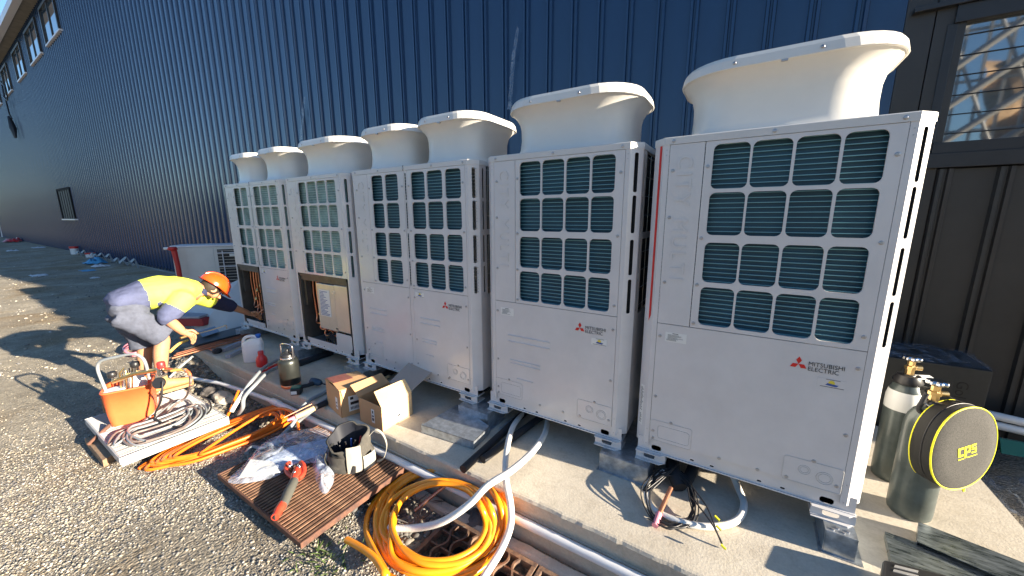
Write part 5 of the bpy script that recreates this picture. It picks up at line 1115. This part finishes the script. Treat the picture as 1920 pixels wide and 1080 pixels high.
for k, (uv, h_) in enumerate((((970, 45), 55), ((672, 180), 70))):
    u, v = uv; p = aty(u, v, BY-.05); pts = [aty(u-3, v+3, BY-.05), aty(u+3, v, BY-.05), aty(u+2, v+h_*.4, BY-.05), aty(u-7, v+h_*2.4, BY-.05), aty(u-12, v+h_*2.6, BY-.05), aty(u-5, v+h_*.5, BY-.05)]
    if k: pts = [aty(569, 180, BY-.05), aty(573, 182, BY-.05), aty(570, 215, BY-.05), aty(566, 262, BY-.05), aty(562, 262, BY-.05), aty(565, 215, BY-.05)]
    else: pts = [aty(969, 48, BY-.05), aty(973, 55, BY-.05), aty(966, 100, BY-.05), aty(958, 205, BY-.05), aty(951, 205, BY-.05), aty(960, 100, BY-.05)]
    o = one('film_strip', MB().slab(pts, (0, .004, 0)), M['film'], ('torn strip of protective film hanging on the wall between the two nearest cowls', 'torn strip of protective film hanging on the wall above the far cowls')[k], 'plastic film')

# ================================================================ TOTE OF GAUGES AND HOSES
ta = (at(206, 804, -.20)+at(292, 782, -.20))/2; T = lambda u, v, off=0: vf(u, v, ta, off)
t = wthing('tool_tote', 'orange plastic tote of refrigerant gauges and a vacuum pump on the white grate', 'tool tote', ta)
bl_ = at(206, 803, -.20); br_ = at(290, 783, -.20); tl_ = vf(197, 744, bl_); tr_ = vf(303, 722, br_)
ex = br_-bl_; ey = up.cross(ex).normalized()*.25; hh = .29
def tl(f, z, sc=1.0):
    cx_ = bl_+ex*.5+ey*.5+up*z; return [cx_+ex*(p.x*sc)+ey*(p.y*sc)*1.0 for p in rrect(0, 0, .5+f, .5+f*1.5, .20, 0, 6)]
MB().loft([tl(0, 0), tl(.03, .10), tl(.06, hh), tl(.075, hh), tl(.075, hh+.012), tl(.045, hh+.012), tl(.02, .12), tl(0, .03)], caps=(True, True)).build('tub', M['tote'], t)
hp = [T(206, 750), T(190, 712), T(183, 690), T(190, 677), T(220, 669), T(248, 664), T(264, 669), T(273, 682), T(280, 710, .05)]
MB().tube(spline(hp, 7), .0115, 8).build('handle', M['greyhose'], t)
def cyl(u, v, r_, z0, z1, nm, mt, off=0, top=None):
    p = T(u, v, off); MB().lathe([(r_, z0), (r_, z1), (r_*.8, z1+.006)], p, 20).build(nm, mt, t); return p
cyl(216, 745, .080, -.10, .055, 'vacuum_pump', M['black'], .03); cyl(216, 733, .072, 0, .012, 'pump_top', M['jerry'], .03)
p = T(259, 725, .15); MB().lathe([(.060, -.10), (.062, .04), (.05, .09), (.035, .13), (.03, .14)], p, 20).build('oil_bottle', M['jerry'], t)
MB().lathe([(.03, 0), (.03, .03)], T(240, 725, .12), 12).build('pump_valve', M['steel'], t)
for (u, v) in ((211, 702), (254, 683)): MB().lathe([(.024, 0), (.030, .008), (.030, .040), (.022, .046)], T(u, v+5, .03), 12).build('knob', M['black'], t)
MB().tube([T(212, 716, .03), T(254, 700, .03), T(303, 692, .02), T(335, 694, .0)], [.016, .02, .018, .013], 10).build('manifold', M['brass'], t)
MB().tube([T(213, 712, .03), T(212, 703, .03)], .012, 8).tube([T(254, 700, .03), T(254, 686, .03)], .016, 8).build('valve_stem', M['chrome'], t)
MB().lathe([(.022, 0), (.026, .012), (.020, .030), (.024, .045), (.024, .06)], T(302, 703, .0), 14).build('coupler', M['chrome'], t); MB().lathe([(.024, 0), (.027, .01), (.027, .045), (.022, .052)], T(303, 690, .0), 14).build('coupler_cap', M['redplastic'], t)
for k in range(5): MB().tube([T(228+5*k, 735, .05), T(224+6*k, 700-3*k, .04+.02*(k % 2)), T(232+4*k, 690+4*k, .06)], .006, 6).build('gauge_pipe', M['steel'] if k % 2 else M['brass'], t)
MB().lathe([(.045, 0), (.045, .02), (.04, .024)], T(300, 718, .02), 18, axis=(.5, -.6, .3)).build('gauge', M['black'], t)
# charging hoses
th_ = wthing('charging_hose', 'red and yellow charging hose arching from the gauges down to the white grate', 'hose', T(350, 710))
MB().tube(spline([T(330, 694, 0), T(345, 693, -.02), T(356, 703, -.04), T(357, 720, -.06), at(348, 745, -.12), at(325, 762, -.17), at(312, 785, -.185), at(330, 800, -.188), at(362, 792, -.188)], 7), .0085, 8).build('hose', M['hose_tan'], th_)
MB().tube(spline([T(322, 695, 0), T(338, 693, -.01), T(348, 694, -.02)], 5), .012, 8).build('sleeve', M['yh'], th_); MB().tube(spline([T(348, 694, -.02), T(356, 702, -.04), T(358, 722, -.06)], 5), .011, 8).build('sleeve', M['rh'], th_)
ring = [(218, 832), (225, 812), (262, 800), (300, 786), (340, 770), (372, 758), (380, 775), (352, 800), (310, 818), (262, 834)]
for k, (sd_, lp_, mt, lb, ctr) in enumerate(((3, 3, 'hose_tan', 'coiled tan-grey charging hoses lying in front of the orange tote', 0), (5, 3, 'greyhose', 'coiled grey hoses bundled across the white grate', 6))):
    rg = [(u*1.0+ctr-(6 if u < 300 else 0), v-ctr*.3) for u, v in ring]
    one('hose_bundle', coil(rg, lambda u, v: -.190, lp_, 6, .0085, seed=sd_, drift=.35, zj=.010, start=[T(300, 735, -.02), at(292, 770, -.16)]), M[mt], lb, 'hose')
one('hose_loop', MB().tube(spline(Pt([(292, 780, -.16), (325, 755, -.188), (352, 750, -.188), (362, 768, -.188), (345, 790, -.188), (320, 800, -.188)]), 7), .0075, 8), M['greyhose'], 'single grey hose loop lying on the right half of the white grate', 'hose')
one('black_hose', MB().tube(spline([T(305, 715, 0), T(302, 750, -.03), at(292, 785, -.15), at(345, 800, -.188), at(392, 772, -.188), at(392, 752, -.188), at(378, 744, -.188)], 7), .007, 8), M['black'], 'thin black hose running round the edge of the white grate', 'hose')
one('red_hose_loops', coil([(232, 655), (245, 645), (262, 648), (262, 660), (245, 664)], lambda u, v: G+.03, 3, 3, .014, seed=2, zj=.02), M['pink'], 'faded red hose loops on the ground behind the worker', 'hose')
one('yellow_hose_end', MB().tube(spline([at(318, 660, -.10), at(335, 645, -.05), at(352, 638, -.04)], 5), .016, 8), M['yh'], 'yellow hose end on the slab corner beside the worker\'s knee', 'hose')
# ================================================================ THE WORKER
P0 = Vector((-5.2, -1.06, 0)); dr = Vector((.06, .998, 0)).normalized(); lat = Vector((.998, -.06, 0)).normalized()
def J(u, v, off=0.0): return pl(u, v, P0+lat*off, dr)
def skin(nodes_, edges_, root, sub=2, sm_=True):
    me = bpy.data.meshes.new('skin'); ks = list(nodes_); me.from_pydata([nodes_[k][0] for k in ks], [(ks.index(a_), ks.index(c_)) for a_, c_ in edges_], [])
    o = bpy.data.objects.new('skin', me); C.objects.link(o)
    md = o.modifiers.new('s', 'SKIN'); md.use_smooth_shade = True
    lay_ = me.skin_vertices[0] if len(me.skin_vertices) else None
    if lay_ is None:
        bpy.context.view_layer.update()
        bm = bmesh.new(); bm.from_mesh(me); bm.verts.layers.skin.verify(); bm.to_mesh(me); bm.free(); lay_ = me.skin_vertices[0]
    for i, k in enumerate(ks):
        r_ = nodes_[k][1]; lay_.data[i].radius = (r_, r_) if not hasattr(r_, '__len__') else r_; lay_.data[i].use_root = (k == root)
    sb_ = o.modifiers.new('u', 'SUBSURF'); sb_.levels = sub; sb_.render_levels = sub
    bpy.context.view_layer.update()
    out = bpy.data.meshes.new_from_object(o.evaluated_get(bpy.context.evaluated_depsgraph_get())); bpy.data.objects.remove(o)
    out.polygons.foreach_set('use_smooth', [True]*len(out.polygons)); return out
hipc = J(232, 572, -.13); person = wthing('person', 'worker in orange hard hat and yellow navy shirt bending to the open unit', 'person', (P0.x, P0.y, G))
kn, an, hn = J(306, 632, 0), J(302, 712, .01), J(237, 592, -.03)
kf, af, hf = J(274, 640, -.26), J(274, 712, -.26), J(237, 590, -.22)
af.z = max(af.z, G+.14)
she, elb, wri = J(343, 560, .06), J(311, 596, .09), J(343, 622, .06)
shf, elf, wrf = J(378, 556, -.32), J(432, 574, -.50), J(468, 588, -.66)
waist, chest, ubk, neck = J(262, 561, -.13), J(312, 552, -.13), J(345, 549, -.13), J(377, 543, -.13)
hc = J(398, 541, -.13); cr = (up*.74+dr*.67).normalized(); fd = (dr*.70-up*.71).normalized()
heeln = an - up*.085 - dr*.03; toen = an + dr*.19 - up*.10; toen = J(352, 735, .0)
N = {'pel': (hipc, .10), 'wai': (waist, .10), 'che': (chest, .115), 'ubk': (ubk, .09), 'nek': (neck, .058), 'jaw': (hc-fd*.0-cr*.035, .070), 'crn': (hc+cr*.035-fd*.01, .088), 'fac': (hc+fd*.045-cr*.015, .066), 'chn': (hc+fd*.072-cr*.080, .030),
     'hn': (hn, .07), 'kn': (kn, .064), 'cn': (kn.lerp(an, .35)-dr*.012, .064), 'an': (an, .042), 'fn': (an-up*.05, .045), 'hf': (hf, .07), 'kf': (kf, .064), 'cf': (kf.lerp(af, .35)-dr*.012, .064), 'af': (af, .042), 'ff': (af-up*.05, .045),
     'sn': (she, .06), 'en': (elb, .046), 'fa': (elb.lerp(wri, .3), .050), 'wn': (wri, .036), 'sf': (shf, .06), 'ef': (elf, .044), 'ffa': (elf.lerp(wrf, .3), .044), 'wf': (wrf, .030)}
E_ = [('pel', 'wai'), ('wai', 'che'), ('che', 'ubk'), ('ubk', 'nek'), ('nek', 'jaw'), ('jaw', 'crn'), ('jaw', 'fac'), ('fac', 'chn'), ('pel', 'hn'), ('hn', 'kn'), ('kn', 'cn'), ('cn', 'an'), ('an', 'fn'), ('pel', 'hf'), ('hf', 'kf'), ('kf', 'cf'), ('cf', 'af'), ('af', 'ff'), ('ubk', 'sn'), ('sn', 'en'), ('en', 'fa'), ('fa', 'wn'), ('ubk', 'sf'), ('sf', 'ef'), ('ef', 'ffa'), ('ffa', 'wf')]
def hand(pre, w0, fdir, pdir, side, curl):
    """palm and five fingers; fdir along the hand, pdir out of the palm, side towards the thumb"""
    fdir, pdir, side = fdir.normalized(), pdir.normalized(), side.normalized(); k1 = pre+'p1'; k2 = pre+'p2'
    N[k1] = (w0+fdir*.035, (.030, .030)); N[k2] = (w0+fdir*.075, (.034, .026)); E_.append((pre+'n' if False else {'A': 'wn', 'B': 'wf'}[pre], k1)); E_.append((k1, k2))
    for i, (s_, L_) in enumerate(((.034, .078), (.012, .092), (-.011, .086), (-.032, .066))):
        b0 = w0+fdir*.088+side*s_; p_ = b0; last = k2; an_ = .25*curl
        for j in range(3):
            an_ += .42*curl; d_ = fdir*math.cos(an_)+pdir*math.sin(an_)
            nm = f'{pre}f{i}{j}'; N[nm] = (p_, .0125-.001*j); E_.append((last, nm)); last = nm; p_ = p_+d_*L_*(.46, .32, .26)[j]
        nm = f'{pre}f{i}t'; N[nm] = (p_, .0075); E_.append((last, nm))
    b0 = w0+fdir*.03+side*.032; t1 = b0+(fdir*.6+side*.75+pdir*.2).normalized()*.035; t2 = t1+(fdir*.85+side*.3+pdir*.45).normalized()*.032; t3 = t2+(fdir*.9+pdir*.5).normalized()*.024
    for nm, p_, r_ in ((pre+'t0', b0, .014), (pre+'t1', t1, .013), (pre+'t2', t2, .0115), (pre+'t3', t3, .009)): N[nm] = (p_, r_)
    E_.extend([(k1, pre+'t0'), (pre+'t0', pre+'t1'), (pre+'t1', pre+'t2'), (pre+'t2', pre+'t3')])
hand('A', wri, (J(362, 630, .05)-wri), -up*.8-dr*.2-lat*.3, dr*.3+up*.7+lat*.5, 1.25)
hand('B', wrf, (J(486, 592, -.70)-wrf), -up*.6+lat*.4, up*.7+lat*.6, .6)
me = skin(N, E_, 'pel'); link('body', me, M['skin'], person)
# nose, ear, eye, mouth, brow
nose = hc+fd*.112-cr*.030
MB().loft([[nose+lat*(.014*math.cos(a_))-fd*.022+cr*(.026*math.sin(a_)) for a_ in np.linspace(0, 2*PI, 9)[:-1]], [nose+lat*(.008*math.cos(a_))+fd*.006+cr*(.010*math.sin(a_)-.010) for a_ in np.linspace(0, 2*PI, 9)[:-1]]]).build('nose', M['skin'], person)
for s_ in (1, -1):
    e0 = hc+lat*(.083*s_)-cr*.012-fd*.008
    MB().lathe([(.012, -.006), (.026, -.002), (.028, .004), (.020, .008), (.010, .004)], e0, 14, axis=lat*s_-fd*.3).build('ear', M['skin'], person)
    MB().lathe([(.002, -.008), (.009, -.003), (.011, .002), (.004, .006)], hc+fd*.100+lat*.032*s_+cr*.002, 10, axis=fd).build('eye', M['black_ink'], person)
MB().slab([hc+fd*.104-cr*.072+lat*.022, hc+fd*.104-cr*.072-lat*.022, hc+fd*.104-cr*.077-lat*.018, hc+fd*.104-cr*.077+lat*.018], fd*.006).build('mouth', mat('lip', (.32, .11, .08), .5), person)
def ell(c0, A_, B_, C_, phi0, phi1, n=10, m=24):
    return [[c0+A_*(math.cos(ph)*math.cos(2*PI*k/m))+B_*(math.cos(ph)*math.sin(2*PI*k/m))+C_*math.sin(ph) for k in range(m)] for ph in np.linspace(phi0, phi1, n)]
h0 = hc-fd*.022+cr*.012
MB().loft(ell(h0, fd*.094, lat*.095, cr*.10, R(-42), R(70), 10, 28)).build('hair', M['hair'], person)
h1 = hc+cr*.038-fd*.002
hm = MB().loft(ell(h1, fd*.150, lat*.124, cr*.120, R(-4), R(88), 10, 32)).build('hard_hat', M['helmet'], person)
b = MB(); b.loft([[h1-cr*.006+fd*((.150+e_*(1.0 if math.cos(a_) > 0 else .25)*abs(math.cos(a_)))*math.cos(a_))+lat*((.124+e_*.35)*math.sin(a_))-cr*(.02*(e_/.045))*max(0, math.cos(a_)) for a_ in np.linspace(0, 2*PI, 33)[:-1]] for e_ in (-.004, .045, .047, .0)], caps=(False, False)); b.build('hat_brim', M['helmet'], hm)
b = MB(); b.tube([h1+fd*(.150*math.cos(a_))+cr*(.120*math.sin(a_)+.002) for a_ in np.linspace(.5, 2.7, 14)], .010, 8); b.build('hat_ridge', M['helmet'], hm)
# shirt
def rings(P, m=20):
    """loft loops round a path of (centre, lateral radius, other radius)"""
    L = []; cs = [q[0] for q in P]
    for i, (c_, ra, rb) in enumerate(P):
        t_ = (cs[min(i+1, len(P)-1)]-cs[max(i-1, 0)]).normalized(); a_ = (lat-t_*lat.dot(t_)).normalized(); b_ = t_.cross(a_)
        L.append([c_+a_*(ra*math.cos(2*PI*k/m))+b_*(rb*math.sin(2*PI*k/m)) for k in range(m)])
    return L
def fuse(mb, vox=.011, amp=.010, seed=0):
    me = mb.mesh('cloth'); o = bpy.data.objects.new('cloth', me); C.objects.link(o)
    md = o.modifiers.new('r', 'REMESH'); md.mode = 'VOXEL'; md.voxel_size = vox; md2 = o.modifiers.new('s', 'SMOOTH'); md2.factor = .6; md2.iterations = 4
    bpy.context.view_layer.update(); out = bpy.data.meshes.new_from_object(o.evaluated_get(bpy.context.evaluated_depsgraph_get())); bpy.data.objects.remove(o)
    nrm_ = [v.normal.copy() for v in out.vertices]
    for v, n_ in zip(out.vertices, nrm_):
        c = v.co; d_ = noise.noise(Vector((c.x*6+seed, c.y*6, c.z*9)))*amp+abs(noise.noise(Vector((c.x*11, c.y*11+seed, c.z*17))))*amp*.9; v.co += n_*d_
    out.polygons.foreach_set('use_smooth', [True]*len(out.polygons)); return out
tor = [(J(203, 570, -.13), .12, .05), (J(212, 567, -.13), .160, .085), (J(234, 561, -.13), .160, .105), (J(265, 553, -.13), .165, .135), (J(300, 548, -.13), .185, .158), (J(332, 545, -.13), .195, .145), (J(354, 543, -.13), .165, .115), (J(368, 541, -.13), .10, .085), (J(376, 540, -.13), .07, .065)]
mb = MB().loft(rings(tor))
mb.loft(rings([(she.lerp(ubk, .45), .09, .10), (she, .10, .105), (she.lerp(elb, .45), .092, .09), (she.lerp(elb, .85), .082, .082), (elb.lerp(wri, .08), .074, .074), (elb.lerp(wri, .16), .068, .068)], 14))
mb.loft(rings([(shf.lerp(ubk, .45), .09, .10), (shf, .095, .10), (shf.lerp(elf, .5), .082, .082), (elf, .070, .070), (elf.lerp(wrf, .10), .062, .062)], 14))
sh = fuse(mb)
so2 = link('shirt', sh, M['hivis'], person); sh.materials.append(M['navy']); sh.materials.append(M['navyd'])
td = (chest-waist).normalized(); bp0 = J(271, 556, -.13)
for p in sh.polygons:
    c = p.center; k = 0
    if (c-bp0).dot(td)+.05*up.dot(c-bp0) < 0: k = 1
    for (s0, e0, lim) in ((she, elb, .50), (shf, elf, .30)):
        ax = e0-s0; tt = (c-s0).dot(ax)/ax.dot(ax); dd = (c-(s0+ax*min(1.1, max(0, tt)))).length
        if tt > lim and dd < .125 and (c-s0).length < .52: k = 1 if s0 is she else 2
    if (c-neck).length < .085: k = 2
    p.material_index = k
b = MB(); b.loft([[neck+(neck-ubk)*.05+lat*(.072*math.cos(a_))+cr.cross(lat)*(.072*math.sin(a_))+cr*z_ for a_ in np.linspace(0, 2*PI, 17)[:-1]] for z_ in (-.035, .012)], caps=(False, False)); b.build('collar', M['navyd'], person)
# shorts
mb = MB().loft(rings([(J(203, 573, -.13), .12, .06), (J(212, 574, -.13), .158, .092), (J(232, 576, -.13), .168, .120), (J(258, 580, -.13), .160, .105), (J(272, 582, -.13), .12, .07)]))
mb.loft(rings([(J(220, 590, -.06), .09, .10), (J(240, 596, -.045), .100, .112), (J(270, 609, -.02), .100, .106), (J(300, 625, 0), .104, .112), (J(308, 629, 0), .110, .120)], 18))
mb.loft(rings([(J(216, 586, -.20), .08, .09), (J(238, 602, -.22), .095, .10), (J(256, 622, -.245), .092, .098), (J(268, 642, -.255), .096, .10), (J(270, 650, -.255), .098, .10)], 18))
sh2 = fuse(mb, .011, .012, 3)
so3 = link('shorts', sh2, M['shorts'], person)
# boots
for (a0, toe_, nm) in ((an, toen, 'n'), (af, af+dr*.20-up*.10, 'f')):
    base = a0.z-.125 if nm == 'n' else a0.z-.13
    base = max(base, (-.198 if nm == 'n' else G))
    d_ = Vector((toe_.x-a0.x, toe_.y-a0.y, 0)).normalized(); s_ = up.cross(d_); c0 = Vector((a0.x, a0.y, base)); L = []
    prof = [(-.085, .035, .055), (-.075, .042, .10), (-.045, .046, .115), (0, .048, .115), (.05, .050, .10), (.10, .054, .080), (.15, .056, .066), (.20, .050, .056), (.225, .030, .040)]
    for x, hw, hh_ in prof: L.append([c0+d_*x+s_*(hw*math.cos(a_))+up*(.022+hh_*.5+hh_*.5*math.sin(a_)) for a_ in np.linspace(0, 2*PI, 17)[:-1]])
    bt = MB().loft(L).lathe([(.062, .07), (.060, .12), (.058, .165), (.052, .168)], c0-d_*.01, 18).build('boot', M['boot'], person)
    MB().loft([[c0+d_*x+s_*(y*1.04)+up*z_ for x, y in [(-.092, 0), (-.08, .040), (0, .046), (.10, .058), (.17, .060), (.22, .040), (.236, 0), (.22, -.040), (.17, -.060), (.10, -.056), (0, -.046), (-.08, -.040)]] for z_ in (0, .026)], smooth=False).build('sole', M['sole'], bt)
    MB().lathe([(.056, .160), (.060, .165), (.060, .195), (.054, .20)], c0-d_*.01, 16).build('sock', M['bag'], person)
    lc = MB()
    for k in range(5): p = c0+d_*(.045+.020*k)+up*(.128-.012*k); lc.tube([p-s_*.024, p+up*.004, p+s_*.024], .003, 5)
    lc.build('lace', M['bag_l'], bt)
# brazing torch in the right hand
tq = [J(338, 634, .05), J(358, 628, .03), J(385, 622, .0), J(415, 613, -.03), J(424, 610, -.04), J(425, 616, -.04)]
t = wthing('brazing_torch', 'thin brass brazing torch held in the worker\'s right hand', 'torch', tq[1])
MB().tube(tq[:2]+[tq[1].lerp(tq[2], .5)], .014, 8).build('grip', M['brass'], t); MB().tube(spline(tq[1:], 4), .006, 6).build('tip', M['black'], t)
